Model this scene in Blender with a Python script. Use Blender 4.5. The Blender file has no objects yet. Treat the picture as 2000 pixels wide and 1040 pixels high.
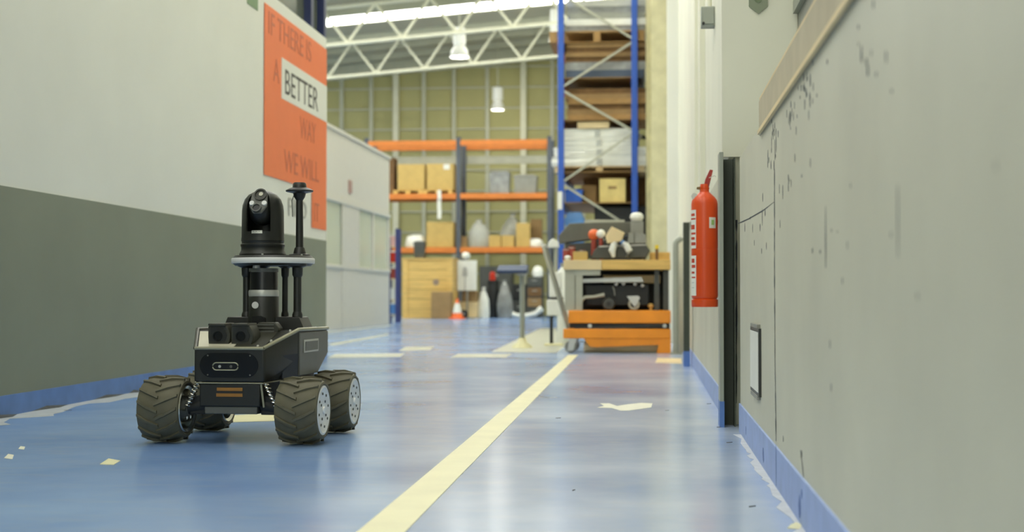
import bpy, bmesh, math, random
from mathutils import Vector, Matrix

# ------------------------------------------------------------------ camera, world, exposure
SC = bpy.context.scene
COL = SC.collection
FPX, CAM_H, YAW, PITCH = 2800.0, 0.51, math.radians(5.47), math.radians(1.19)
cam_d = bpy.data.cameras.new('camera')
cam = bpy.data.objects.new('camera', cam_d); COL.objects.link(cam)
cam.location = (0, 0, CAM_H)
cam.rotation_euler = (math.pi / 2 + PITCH, 0, YAW)
cam_d.sensor_fit = 'HORIZONTAL'; cam_d.sensor_width = 36.0; cam_d.lens = FPX / 2000 * 36
cam_d.clip_start = 0.05; cam_d.clip_end = 200
cam_d.dof.use_dof = True; cam_d.dof.focus_distance = 4.9; cam_d.dof.aperture_fstop = 3.2
SC.camera = cam
w = bpy.data.worlds.new('world'); SC.world = w; w.use_nodes = True
w.node_tree.nodes['Background'].inputs[0].default_value = (0.95, 1.0, 0.88, 1)
w.node_tree.nodes['Background'].inputs[1].default_value = 2.4
SKYLIGHT = 9.0
SC.view_settings.view_transform = 'Standard'; SC.view_settings.look = 'None'
SC.view_settings.gamma = 1.0; SC.view_settings.use_curve_mapping = False
SC.view_settings.exposure = 0.0
random.seed(7)

# ------------------------------------------------------------------ helpers
_F = Vector((-math.sin(YAW) * math.cos(PITCH), math.cos(YAW) * math.cos(PITCH), math.sin(PITCH)))
_R = Vector((math.cos(YAW), math.sin(YAW), 0)); _U = _R.cross(_F)
def ray(px, py): return _F + _R * ((px - 1000) / FPX) + _U * ((520 - py) / FPX)
def at(px, py, Y):
    d = ray(px, py); t = Y / d.y
    return t * d.x, CAM_H + t * d.z
def gx(px, Y): return at(px, 578, Y)[0]
def gz(py, Y, px=1000): return at(px, py, Y)[1]
def ground(px, py):
    d = ray(px, py); t = -CAM_H / d.z
    return Vector((t * d.x, t * d.y, 0))
def on_x(px, py, X):
    d = ray(px, py); t = X / d.x
    return Vector((X, t * d.y, CAM_H + t * d.z))
def rect(p0, p1, q0, q1, Y):
    """image rectangle (left, right, top, bottom) at distance Y -> x0, x1, z0, z1"""
    m = (p0 + p1) / 2
    return gx(p0, Y), gx(p1, Y), gz(q1, Y, m), gz(q0, Y, m)

def lin(c):
    return tuple((v / 255 / 12.92) if v / 255 <= 0.04045 else ((v / 255 + 0.055) / 1.055) ** 2.4 for v in c)

MATS = {}
def mat(name, rgb, rough=0.5, metal=0.0, var=0.12, scale=6.0, bump=0.0, emit=None, spec=0.5, stretch=None, alpha=1.0, trans=0.0):
    """procedural material: base colour broken up by noise"""
    if name in MATS: return MATS[name]
    m = bpy.data.materials.new(name); m.use_nodes = True
    nt = m.node_tree; b = nt.nodes['Principled BSDF']
    c = lin(rgb)
    tc = nt.nodes.new('ShaderNodeTexCoord'); mp = nt.nodes.new('ShaderNodeMapping')
    nt.links.new(tc.outputs['Object'], mp.inputs['Vector'])
    if stretch: mp.inputs['Scale'].default_value = stretch
    n = nt.nodes.new('ShaderNodeTexNoise'); n.inputs['Scale'].default_value = scale; n.inputs['Detail'].default_value = 5
    nt.links.new(mp.outputs[0], n.inputs['Vector'])
    r = nt.nodes.new('ShaderNodeValToRGB')
    r.color_ramp.elements[0].position = 0.3; r.color_ramp.elements[1].position = 0.7
    r.color_ramp.elements[0].color = (*[v * (1 - var) for v in c], 1)
    r.color_ramp.elements[1].color = (*[min(1, v * (1 + var)) for v in c], 1)
    nt.links.new(n.outputs['Fac'], r.inputs[0]); nt.links.new(r.outputs[0], b.inputs['Base Color'])
    b.inputs['Roughness'].default_value = rough; b.inputs['Metallic'].default_value = metal
    b.inputs['Specular IOR Level'].default_value = spec
    b.inputs['Alpha'].default_value = alpha; b.inputs['Transmission Weight'].default_value = trans
    if bump:
        bp = nt.nodes.new('ShaderNodeBump'); bp.inputs['Strength'].default_value = bump; bp.inputs['Distance'].default_value = 0.01
        nt.links.new(n.outputs['Fac'], bp.inputs['Height']); nt.links.new(bp.outputs[0], b.inputs['Normal'])
    if emit:
        b.inputs['Emission Color'].default_value = (*emit[0], 1); b.inputs['Emission Strength'].default_value = emit[1]
    MATS[name] = m
    return m

class MB:
    """collects shapes, builds ONE mesh object"""
    def __init__(s): s.bm = bmesh.new()
    def box(s, x0, x1, y0, y1, z0, z1):
        v = [s.bm.verts.new(p) for p in ((x0,y0,z0),(x1,y0,z0),(x1,y1,z0),(x0,y1,z0),(x0,y0,z1),(x1,y0,z1),(x1,y1,z1),(x0,y1,z1))]
        for f in ((0,3,2,1),(4,5,6,7),(0,1,5,4),(1,2,6,5),(2,3,7,6),(3,0,4,7)): s.bm.faces.new([v[i] for i in f])
        return s
    def hull(s, pts):
        t = bmesh.new()
        for p in pts: t.verts.new(p)
        bmesh.ops.convex_hull(t, input=t.verts)
        for v in [v for v in t.verts if not v.link_faces]: t.verts.remove(v)
        bmesh.ops.recalc_face_normals(t, faces=t.faces)
        bmesh.ops.dissolve_limit(t, angle_limit=0.01, verts=t.verts, edges=t.edges)
        return s._merge(t)
    def _merge(s, t):
        m = {}
        for v in t.verts: m[v] = s.bm.verts.new(v.co)
        for f in t.faces: s.bm.faces.new([m[v] for v in f.verts])
        t.free(); return s
    def bar(s, a, b, wx, wz=None, up=(0, 0, 1)):
        """rectangular bar from a to b"""
        a, b = Vector(a), Vector(b); wz = wz or wx
        d = (b - a).normalized(); u = Vector(up)
        if abs(d.dot(u)) > 0.98: u = Vector((0, 1, 0))
        e = d.cross(u).normalized(); f = e.cross(d)
        v = []
        for p in (a, b):
            for i, j in ((-1,-1),(1,-1),(1,1),(-1,1)): v.append(s.bm.verts.new(p + e * (i * wx / 2) + f * (j * wz / 2)))
        for q in ((0,1,2,3),(7,6,5,4),(0,4,5,1),(1,5,6,2),(2,6,7,3),(3,7,4,0)): s.bm.faces.new([v[i] for i in q])
        return s
    def tube(s, pts, r, n=12, cap=True):
        pts = [Vector(p) for p in pts]; rings = []
        rr = r if isinstance(r, (list, tuple)) else [r] * len(pts)
        ref = None
        for i, p in enumerate(pts):
            d = ((pts[min(i+1, len(pts)-1)] - pts[max(i-1, 0)])).normalized()
            if ref is None:
                ref = Vector((0,0,1)) if abs(d.z) < 0.9 else Vector((1,0,0))
            e = d.cross(ref).normalized(); f = e.cross(d).normalized(); ref = f if False else ref
            rings.append([s.bm.verts.new(p + (e * math.cos(t) + f * math.sin(t)) * rr[i]) for t in [2*math.pi*k/n for k in range(n)]])
        for a, b in zip(rings, rings[1:]):
            for k in range(n): s.bm.faces.new((a[k], a[(k+1)%n], b[(k+1)%n], b[k]))
        if cap: s.bm.faces.new(rings[0][::-1]); s.bm.faces.new(rings[-1])
        return s
    def lathe(s, prof, axis='z', c=(0,0,0), n=24, a0=0, a1=2*math.pi):
        """prof: list of (radius, height along axis)"""
        full = abs(a1 - a0 - 2*math.pi) < 1e-6
        K = n if full else n + 1
        c = Vector(c); rings = []
        for r, h in prof:
            ring = []
            if r < 1e-6 and full:
                ring = [s._ax(c, axis, 0, 0, h)]
            else:
                for k in range(K):
                    t = a0 + (a1 - a0) * k / n
                    ring.append(s._ax(c, axis, r * math.cos(t), r * math.sin(t), h))
            rings.append(ring)
        for a, b in zip(rings, rings[1:]):
            for k in range(n):
                k2 = (k + 1) % K
                if len(a) == 1 and len(b) == 1: continue
                if len(a) == 1: s.bm.faces.new((a[0], b[k2], b[k]))
                elif len(b) == 1: s.bm.faces.new((a[k], a[k2], b[0]))
                else: s.bm.faces.new((a[k], a[k2], b[k2], b[k]))
        return s
    def _ax(s, c, axis, u, v, h):
        p = {'z': (u, v, h), 'x': (h, u, v), 'y': (v, h, u)}[axis]
        return s.bm.verts.new(c + Vector(p))
    def sphere(s, c, r, sx=1, sy=1, sz=1, n=14):
        t = bmesh.new(); bmesh.ops.create_uvsphere(t, u_segments=n, v_segments=max(6, n*2//3), radius=1)
        for v in t.verts: v.co = Vector((v.co.x*r*sx, v.co.y*r*sy, v.co.z*r*sz)) + Vector(c)
        return s._merge(t)
    def poly(s, pts, depth):
        """flat outline (list of 3D points) extruded by vector depth"""
        d = Vector(depth); a = [s.bm.verts.new(Vector(p)) for p in pts]; b = [s.bm.verts.new(Vector(p) + d) for p in pts]
        s.bm.faces.new(a[::-1]); s.bm.faces.new(b)
        for i in range(len(a)):
            j = (i + 1) % len(a); s.bm.faces.new((a[i], a[j], b[j], b[i]))
        return s
    def jitter(s, amt, seed=1):
        r = random.Random(seed)
        for v in s.bm.verts: v.co += Vector((r.uniform(-amt, amt), r.uniform(-amt, amt), r.uniform(-amt, amt)))
        return s
    def build(s, name, m, parent=None, bevel=0.0, smooth=True, subsurf=0):
        bmesh.ops.recalc_face_normals(s.bm, faces=s.bm.faces)
        me = bpy.data.meshes.new(name); s.bm.to_mesh(me); s.bm.free()
        me.materials.append(m)
        if smooth:
            for p in me.polygons: p.use_smooth = True
            me.set_sharp_from_angle(angle=math.radians(38))
        o = bpy.data.objects.new(name, me); COL.objects.link(o)
        if parent: o.parent = parent
        if bevel:
            b = o.modifiers.new('bevel', 'BEVEL'); b.width = bevel; b.segments = 2; b.limit_method = 'ANGLE'; b.harden_normals = False
        if subsurf:
            q = o.modifiers.new('sub', 'SUBSURF'); q.levels = subsurf; q.render_levels = subsurf
        return o

def tag(o, label, cat, group=None):
    o['label'] = label; o['category'] = cat
    if group: o['group'] = group
    return o
def thing(name, loc, label, cat, rz=0.0, group=None):
    o = bpy.data.objects.new(name, None); COL.objects.link(o)
    o.empty_display_size = 0.05; o.location = loc; o.rotation_euler = (0, 0, rz)
    return tag(o, label, cat, group)
def struct(o): o['kind'] = 'structure'; return o
def copy_tree(o, parent=None):
    c = o.copy(); COL.objects.link(c); c.parent = parent
    for ch in list(o.children): copy_tree(ch, c)
    return c
def _font_mesh(name, s, size):
    cu = bpy.data.curves.new(name, 'FONT'); cu.body = s; cu.size = size; cu.extrude = 0.0006
    t = bpy.data.objects.new(name, cu); COL.objects.link(t)
    bpy.context.view_layer.update()
    me = bpy.data.meshes.new_from_object(t.evaluated_get(bpy.context.evaluated_depsgraph_get()))
    bpy.data.objects.remove(t); me.materials.clear()
    return me
def _x1(me): return max(v.co.x for v in me.vertices)
def text_mesh(name, s, size, m, parent, loc, rot, sx=1.0):
    """one object per letter, set along local y (the poster's reading direction)"""
    for i, ch in enumerate(s):
        if ch == ' ': continue
        me = _font_mesh(name, ch, size)
        off = _x1(_font_mesh('tmp', s[:i + 1], size)) - _x1(me)
        me.materials.append(m)
        o = bpy.data.objects.new(name, me); COL.objects.link(o); o.parent = parent
        o.location = (loc[0], loc[1] + off * sx, loc[2]); o.rotation_euler = rot; o.scale = (sx, 1, 1)

# ------------------------------------------------------------------ materials
M_wall = mat('white_paint', (222, 222, 212), 0.6, var=0.03, scale=1.5)
M_wallc = mat('cream_paint', (224, 222, 200), 0.55, var=0.05, scale=2)
M_dado = mat('grey_green_paint', (124, 130, 114), 0.5, var=0.05, scale=2.2)
M_dador = mat('pale_grey_paint', (197, 195, 173), 0.5, var=0.07, scale=2.2)
M_bluelit = mat('lit_blue_paint', (150, 170, 214), 0.55, var=0.1, scale=9)  # same blue skirting paint, lightened to carry the right wall's brighter light
M_blue = mat('blue_floor_paint', (88, 124, 186), 0.5, var=0.12, scale=9)
M_olive = mat('olive_cladding', (182, 177, 122), 0.7, var=0.06, scale=1.0)
M_steelw = mat('white_steel', (226, 224, 198), 0.5, var=0.04)
M_girt = mat('pale_steel', (196, 196, 172), 0.5, var=0.04)
M_roof = mat('grey_roof_sheet', (176, 174, 152), 0.7, var=0.05, scale=1)
M_sky = mat('skylight_sheet', (240, 240, 235), 0.6, var=0.0, emit=((1.0, 1.0, 0.93), SKYLIGHT))
M_lampw = mat('lamp_white', (240, 240, 232), 0.4, var=0.02, emit=((1, 1, 0.93), 0.08))
M_lampg = mat('lamp_glow', (240, 240, 232), 0.4, var=0.02, emit=((1, 1, 0.9), 0.9))
M_rackb = mat('rack_blue', (36, 84, 176), 0.45, var=0.08)
M_rackg = mat('rack_dark_grey', (78, 84, 92), 0.5, var=0.08)
M_galv = mat('galvanised', (172, 172, 154), 0.45, metal=0.35, var=0.08)
M_orange = mat('orange_steel', (212, 122, 44), 0.45, var=0.08)
M_lift = mat('orange_lift_paint', (240, 146, 24), 0.4, var=0.08)
M_card = mat('cardboard', (196, 166, 96), 0.75, var=0.08)
M_card2 = mat('brown_card', (152, 122, 78), 0.75, var=0.12)
M_cardd = mat('dark_cardboard', (118, 88, 52), 0.8, var=0.2, scale=9)
M_wood = mat('pale_wood', (216, 178, 100), 0.6, var=0.14, scale=3, stretch=(1, 1, 9))
M_woodp = mat('cream_wood', (222, 200, 152), 0.6, var=0.1, scale=3)
M_woodd = mat('pallet_wood', (164, 128, 76), 0.7, var=0.18, scale=5)
M_white = mat('white_plastic', (226, 226, 214), 0.45, var=0.05)
M_foam = mat('white_wrap', (238, 238, 226), 0.5, var=0.08, scale=4, bump=0.4)
M_clear = mat('clear_film', (206, 208, 200), 0.25, var=0.08, scale=5, bump=0.3, alpha=0.55)
M_gfilm = mat('grey_film', (140, 142, 138), 0.3, var=0.3, scale=6, bump=0.5)
M_grey = mat('mid_grey', (140, 140, 130), 0.5, var=0.1)
M_dgrey = mat('dark_grey', (72, 74, 68), 0.5, var=0.15)
M_black = mat('black_plastic', (34, 35, 30), 0.4, var=0.15)
M_blk2 = mat('soft_black', (22, 24, 22), 0.55, var=0.2)
M_bluep = mat('blue_plastic', (40, 100, 200), 0.4, var=0.08)
M_bluel = mat('light_blue_plastic', (90, 140, 196), 0.45, var=0.08)
M_red = mat('red_paint', (196, 46, 22), 0.3, var=0.05)
M_redd = mat('dull_red', (150, 60, 44), 0.5, var=0.15)
M_yel = mat('yellow_plastic', (224, 196, 40), 0.5, var=0.05)
M_pipe = mat('grey_pipe', (150, 154, 140), 0.4, var=0.06)
M_chan = mat('dark_green_steel', (58, 64, 50), 0.55, var=0.1)
M_chip = mat('bare_patch', (66, 70, 72), 0.8, var=0.3, scale=40)
M_tapef = mat('worn_cream_paint', (190, 192, 172), 0.3, var=0.06, scale=3)
M_tape = mat('cream_floor_paint', (222, 217, 172), 0.42, var=0.06, scale=5)
M_tapew = mat('white_tape', (226, 224, 204), 0.5, var=0.05)
M_poster = mat('orange_print', (236, 118, 62), 0.5, var=0.02)
M_postxt = mat('brown_print', (196, 98, 62), 0.5, var=0.02)
M_ink = mat('dark_print', (62, 60, 56), 0.5, var=0.02)
M_greyink = mat('grey_print', (168, 168, 160), 0.5, var=0.02)
M_green = mat('green_sign', (112, 140, 100), 0.5, var=0.05)
M_sill = mat('beige_plaster', (184, 172, 142), 0.75, var=0.1, scale=6, bump=0.2)
M_navy = mat('navy_frame', (40, 50, 92), 0.4, var=0.05)
M_glass = mat('dark_glass', (92, 98, 84), 0.12, var=0.1, scale=2)
M_pane = mat('pale_window', (214, 220, 198), 0.2, var=0.06, scale=1.3)
M_cabin = mat('cabin_panel', (214, 211, 198), 0.5, var=0.02)
M_rubber = mat('tyre_rubber', (92, 88, 68), 0.62, var=0.14, scale=14)
M_rim = mat('brushed_rim', (232, 232, 228), 0.35, metal=0.15, var=0.05)
M_chrome = mat('chrome', (214, 212, 200), 0.15, metal=0.95, var=0.05)
M_rob = mat('robot_black', (29, 30, 25), 0.42, var=0.1, scale=12)
M_robt = mat('robot_top', (52, 52, 42), 0.42, var=0.08, scale=12)
M_robg = mat('robot_grey', (92, 93, 86), 0.4, var=0.05, scale=12)
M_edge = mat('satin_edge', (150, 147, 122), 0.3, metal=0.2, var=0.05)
M_gloss = mat('gloss_black', (14, 15, 14), 0.18, var=0.05)
M_led = mat('led_ring', (214, 214, 210), 0.35, var=0.02)
M_silver = mat('silver', (186, 186, 178), 0.35, metal=0.4, var=0.05)
M_sheen = mat('pale_sheen', (196, 192, 170), 0.35, var=0.06)
M_amber = mat('amber_strip', (150, 104, 40), 0.4, var=0.1)
M_lens = mat('lens', (8, 8, 10), 0.3, var=0.0)

# floor: glossy blue paint, dusty and worn
def floor_material():
    m = bpy.data.materials.new('painted_floor'); m.use_nodes = True
    nt = m.node_tree; L = nt.links; b = nt.nodes['Principled BSDF']
    N = lambda t: nt.nodes.new(t)
    tc = N('ShaderNodeTexCoord')
    def noise(scale, detail=6, st=(1, 1, 1), rough=0.55):
        mp = N('ShaderNodeMapping'); mp.inputs['Scale'].default_value = st
        n = N('ShaderNodeTexNoise'); n.inputs['Scale'].default_value = scale; n.inputs['Detail'].default_value = detail; n.inputs['Roughness'].default_value = rough
        L.new(tc.outputs['Object'], mp.inputs[0]); L.new(mp.outputs[0], n.inputs['Vector']); return n
    def ramp(src, p0, p1, c0, c1):
        r = N('ShaderNodeValToRGB'); r.color_ramp.elements[0].position = p0; r.color_ramp.elements[1].position = p1
        r.color_ramp.elements[0].color = (*c0, 1); r.color_ramp.elements[1].color = (*c1, 1); L.new(src, r.inputs[0]); return r
    big = noise(1.1, 7); fine = noise(14, 6, (0.35, 1, 1)); spots = noise(38, 3, (1, 1, 1), 0.6)
    base = ramp(big.outputs['Fac'], 0.3, 0.72, lin((112, 148, 204)), lin((138, 168, 210)))
    dust = ramp(fine.outputs['Fac'], 0.5, 0.8, (0, 0, 0), (0.35, 0.35, 0.35))
    mx = N('ShaderNodeMixRGB'); L.new(dust.outputs[0], mx.inputs[0]); L.new(base.outputs[0], mx.inputs[1]); mx.inputs[2].default_value = (*lin((160, 172, 182)), 1)
    # dust swept against the right wall: grows with x, broken by noise
    sp = N('ShaderNodeSeparateXYZ'); L.new(tc.outputs['Object'], sp.inputs[0])
    mr = N('ShaderNodeMapRange'); mr.inputs[1].default_value = -1.3; mr.inputs[2].default_value = 0.2; L.new(sp.outputs[0], mr.inputs[0])
    mu = N('ShaderNodeMath'); mu.operation = 'MULTIPLY'; L.new(mr.outputs[0], mu.inputs[0]); L.new(big.outputs['Fac'], mu.inputs[1])
    mx2 = N('ShaderNodeMixRGB'); L.new(mu.outputs[0], mx2.inputs[0]); L.new(mx.outputs[0], mx2.inputs[1]); mx2.inputs[2].default_value = (*lin((208, 214, 222)), 1)
    sr = ramp(spots.outputs['Fac'], 0.74, 0.78, (0, 0, 0), (0.5, 0.5, 0.5))
    mx3 = N('ShaderNodeMixRGB'); L.new(sr.outputs[0], mx3.inputs[0]); L.new(mx2.outputs[0], mx3.inputs[1]); mx3.inputs[2].default_value = (*lin((205, 208, 200)), 1)
    L.new(mx3.outputs[0], b.inputs['Base Color'])
    rr = ramp(big.outputs['Fac'], 0.3, 0.8, (0.15,) * 3, (0.26,) * 3); L.new(rr.outputs[0], b.inputs['Roughness'])
    b.inputs['Specular IOR Level'].default_value = 0.5
    return m
M_floor = floor_material()

# ------------------------------------------------------------------ the setting
floor = struct(MB().box(-15, 3, -8, 40, -0.2, 0).build('floor', M_floor, smooth=False))
def tape(pts, m=None, z=0.0015, name='floor_marking'):
    o = MB().poly([(p.x, p.y, z - 0.0014) for p in pts], (0, 0, 0.0014)).build(name, m or M_tape, floor, smooth=False)
    return o
def tape_px(*pp, m=None): return tape([ground(*p) for p in pp], m)
# long lane line
a0, a1 = ground(698, 1040), ground(1110, 694); b0, b1 = ground(792, 1040), ground(1129, 694)
ext = lambda p, q, t: p + (q - p) * t
tape([ext(a0, a1, -0.06), ext(b0, b1, -0.06), ext(b0, b1, 1.0), ext(a0, a1, 1.0)], name='lane_line')
tape_px((640, 700), (782, 698), (790, 691), (655, 692), m=M_tapef)
tape_px((880, 699), (988, 699), (1000, 692), (895, 692), m=M_tapef)
tape_px((778, 686), (840, 684), (848, 678), (792, 679), m=M_tapef)
tape_px((650, 676), (760, 655), (756, 653), (640, 673), m=M_tapef)
tape_px((630, 652), (765, 637), (765, 635), (630, 649), m=M_tapef)
tape_px((448, 826), (545, 823), (545, 808), (455, 812))
tape_px((1280, 709), (1332, 711), (1330, 701), (1284, 700), m=M_woodp)
tape_px((195, 908), (222, 909), (235, 901), (212, 897))
tape_px((960, 688), (1085, 690), (1160, 640), (1055, 642), m=M_tapef)
tape_px((1167, 797), (1195, 798), (1212, 803), (1228, 803), (1272, 797), (1274, 789), (1252, 788), (1225, 791), (1205, 794), (1190, 789), (1172, 789), (1180, 794), m=M_tapew)
tape_px((1538, 1033), (1562, 1035), (1566, 1026), (1555, 1022), (1545, 1026))
tape_px((8, 896), (24, 898), (27, 890), (16, 888), m=M_tapew)
tape_px((36, 878), (47, 879), (49, 874), (40, 873), m=M_tapew)
for px, py, wd in ((1090, 818, 10), (1470, 992, 14), (1425, 866, 12), (1405, 836, 10), (1303, 803, 8), (130, 803, 14), (1120, 960, 5), (1385, 790, 9)):
    p = ground(px, py); l = wd / 2800 * p.y
    o = MB().hull([(p.x - l/2, p.y, 0), (p.x + l/2, p.y + 0.02, 0), (p.x + l/2, p.y + 0.02, 0.002), (p.x - l/2, p.y + 0.01, 0.002), (p.x, p.y + 0.03, 0)]).build('grit_crumb', M_chip, floor, smooth=False)

# left office block wall
XL = -2.72; YL = 11.9
wl = struct(MB().box(-7.0, XL, -8, YL, 0, 2.69).build('wall_left', M_wall, smooth=False))
MB().box(XL - 0.01, XL + 0.004, -8, YL + 0.004, 0, 0.975).build('grey_dado', M_dado, wl, smooth=False)
bl = struct(MB().box(XL, XL + 0.012, -8, YL + 0.012, 0, 0.088).build('baseboard_left', M_blue, smooth=False))
c = MB(); r = random.Random(3)
y = 1.5
while y < 8:
    l = r.uniform(0.1, 0.5)
    c.hull([(XL + 0.012, y, 0.0), (XL + 0.012, y + l, 0), (XL + 0.012 + r.uniform(0.02, 0.05), y + l * 0.6, 0), (XL + 0.012, y + l * .4, 0.014), (XL + 0.025, y + l*.5, 0.01)])
    y += l + r.uniform(0, 0.3)
o = c.build('skirting_crack', M_chip, bl, smooth=False); o['kind'] = 'stuff'
M_worn = mat('worn_concrete', (176, 182, 188), 0.6, var=0.12, scale=12)
r = random.Random(9); E = []; y = 2.5
while y < 9.5: E.append((XL + 0.02 + r.uniform(.06, .2) * min(1, (y - 2.4)) * min(1, max(.15, (9.6 - y) / 2)), y)); y += r.uniform(.08, .25)
MB().poly([(XL + .013, 2.5, .0002)] + [(x_, y_, .0002) for x_, y_ in E] + [(XL + .013, E[-1][1], .0002)], (0, 0, .0006)).build('worn_strip', M_worn, floor, smooth=False)
E = []; y = 2.0
while y < 5.4: E.append((0.334 - .02 - r.uniform(-.012, .012), y)); y += r.uniform(.02, .16)
MB().poly([(.334, 2.0, .0002)] + [(x_, y_, .0002) for x_, y_ in E] + [(.334, E[-1][1], .0002)], (0, 0, .0006)).build('worn_strip', mat('pale_dust', (188, 192, 198), .6, var=.1, scale=20), floor, smooth=False)
# glazing above the left wall
win = struct(MB().box(-7.0, XL - 0.06, -8, YL - 0.06, 2.69, 3.25).build('window_1', M_glass, smooth=False))
for y in (-6, -4.2, -2.4, -0.6, 1.2, 3, 4.8, 6.6, 8.4, 10.2, YL - 0.55, YL - 0.09):
    MB().box(XL - 0.08, XL, y, y + 0.09, 2.69, 3.25).build('mullion', M_navy, win, smooth=False)
MB().box(-7.0, XL + 0.02, -8, YL + 0.02, 3.25, 3.35).build('head_rail', M_navy, win, smooth=False)

# right wall, near part with window opening
XR = 0.34
wr = struct(MB().box(XR, 0.62, -8, 5.45, 0, 1.0).build('wall_right', M_dador, smooth=False))
MB().box(XR, 0.62, 4.45, 5.45, 1.0, 1.03).build('ledge', M_dador, wr, smooth=False)
MB().box(0.62, 0.70, -8, 5.75, 0, 7.9).build('outer_leaf', M_wall, wr, smooth=False)
MB().box(XR, 0.62, -8, 5.75, 3.2, 7.9).build('lintel', M_wall, wr, smooth=False)
tr = struct(MB().box(XR - 0.004, 0.56, -8, 4.45, 1.0, 1.112).build('trim_1', M_sill, bevel=0.006))
MB().box(XR - 0.012, XR - 0.004, -8, 4.40, 1.0, 1.012).build('sill_lip', M_woodp, tr, smooth=False)
MB().box(XR - 0.002, XR + .02, -8, 4.45, 1.112, 1.118).build('sill_edge', M_woodp, tr, smooth=False)
wn2 = struct(MB().box(0.585, 0.62, -8, 5.7, 1.0, 3.2).build('window_2', M_grey, smooth=False))
for z in (1.13, 1.62, 2.1, 2.6, 3.1): MB().box(0.565, 0.585, -8, 5.7, z, z + 0.05).build('glazing_bar', M_pipe, wn2, smooth=False)
brr = struct(MB().box(XR - 0.006, XR, -8, 5.45, 0, 0.106).build('baseboard_right', M_bluelit, smooth=False))
# far part
XF = 0.315
wf = struct(MB().box(XF, 0.72, 5.75, 40, 0, 7.9).build('wall_right_rear', M_wallc, smooth=False))
MB().box(0.288, XF, 5.75, 6.05, 1.06, 7.9).build('corner_pilaster', M_wallc, wf, smooth=False)
MB().box(0.288, 0.585, 5.72, 5.75, 1.06, 7.9).build('window_reveal', M_wallc, wf, smooth=False)
MB().box(XF - 0.004, XF, 5.76, 11.4, 0, 1.04).build('grey_dado', M_dador, wf, smooth=False)
MB().box(XF - 0.03, XF, 8.1, 8.22, 1.04, 5.5).build('vertical_batten', M_wallc, wf, smooth=False)
MB().box(XF - 0.02, XF, 9.3, 11.4, 1.04, 7.9).build('cover_panel', M_wallc, wf, smooth=False)
struct(MB().box(XF - 0.01, XF - 0.004, 6.0, 11.4, 0, 0.105).build('baseboard_right_rear', M_bluelit, smooth=False))
# columns further along
c1 = struct(MB().box(0.20, 0.315, 15.6, 16.0, 0, 7.9).build('trim_2', M_wall, smooth=False))
c2 = struct(MB().box(0.03, 0.315, 18.9, 19.3, 0, 7.9).build('trim_3', mat('aged_cream', (196, 190, 152), .6), smooth=False))

# paint chips and cracks on the near right wall (bare patches, proud by under a millimetre)
cb = MB(); r = random.Random(11)
def chip(px, py, hpx, wpx):
    p = on_x(px, py, XR); s = FPX / p.y
    h = hpx * 1.5 / s; l = wpx * .5 / s / (XR / p.y)
    n = 7; P = []
    for k in range(n):
        t = 2 * math.pi * k / n
        P.append((XR - 0.0006, p.y + math.cos(t) * l / 2 * r.uniform(.6, 1.1), p.z + math.sin(t) * h / 2 * r.uniform(.7, 1.1)))
    cb.poly(P, (0.0005, 0, 0))
for q in ((1570,150,14,3),(1583,158,20,4),(1575,182,14,3),(1565,172,10,3),(1572,205,18,3),(1582,190,14,4),(1545,205,10,3),(1543,232,22,3),(1580,225,14,2),
          (1510,258,26,2),(1516,280,26,2),(1514,300,18,2),(1520,262,10,2),(1500,305,16,2),(1706,8,14,5),(1683,107,26,5),(1695,138,18,5),(1731,110,20,5),(1677,52,8,4),
          (1616,120,8,4),(1712,145,8,4),(1742,178,6,5),(1613,470,90,3),(1587,490,8,3),(1754,430,110,3),(1540,367,14,2),(1583,318,14,2),(1529,375,22,2),(1490,385,14,2),(1489,425,22,2),
          (1455,445,14,2),(1502,312,10,2),(1566,888,10,3),(1565,893,5,3),(1530,858,8,2),(1497,480,10,2),(1602,492,6,4),(1566,344,5,3)): chip(*q)
rc = random.Random(77)
for cx_, cy_, rx_, ry_, n_ in ((1575, 175, 14, 42, 16), (1545, 220, 8, 30, 9), (1512, 275, 10, 40, 14), (1690, 120, 18, 40, 5), (1540, 360, 22, 40, 6), (1500, 440, 40, 60, 7), (1640, 420, 60, 90, 5), (1700, 700, 120, 160, 3), (1850, 300, 120, 200, 3)):
    for _ in range(n_): chip(rc.gauss(cx_, rx_ * .6), rc.gauss(cy_, ry_ * .6), rc.uniform(4, 15), rc.uniform(1.2, 2.6))
def crack(pts, wpx, seed):
    rr = random.Random(seed); Q = []
    for (x0, y0), (x1, y1) in zip(pts, pts[1:]):
        n = max(2, int(math.hypot(x1 - x0, y1 - y0) / 12))
        for k in range(n): Q.append((x0 + (x1 - x0) * k / n, y0 + (y1 - y0) * k / n))
    Q.append(pts[-1]); L = []; R_ = []
    horiz = abs(pts[0][0] - pts[-1][0]) > abs(pts[0][1] - pts[-1][1])
    for x, y in Q:
        ww = wpx * rr.uniform(0.4, 1.3) / 2
        a, b = ((x, y - ww), (x, y + ww)) if horiz else ((x - ww, y), (x + ww, y))
        L.append(on_x(*a, XR)); R_.append(on_x(*b, XR))
    vs = [cb.bm.verts.new((XR - 0.0006, p.y, p.z)) for p in L]; ws = [cb.bm.verts.new((XR - 0.0006, p.y, p.z)) for p in R_]
    for i in range(len(vs) - 1): cb.bm.faces.new((vs[i], vs[i+1], ws[i+1], ws[i]))
crack([(1513, 330), (1513, 520), (1514, 700), (1516, 862)], 1.5, 1)
crack([(1439, 430), (1439, 640), (1438, 788)], 3, 2)
crack([(1442, 437), (1462, 428), (1490, 412), (1512, 395)], 3, 3)
crack([(1564, 880), (1568, 915), (1570, 938)], 1.8, 4)
o = cb.build('paint_chips', M_chip, wr, smooth=False); o['kind'] = 'stuff'
sk = cb = MB(); XRsave = XR; XR = XR - 0.006
for q in ((1562,990,36,8),(1491,890,26,5),(1457,842,14,2),(1566,965,14,4),(1516,905,60,2)): chip(*q)
XR = XRsave
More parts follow.
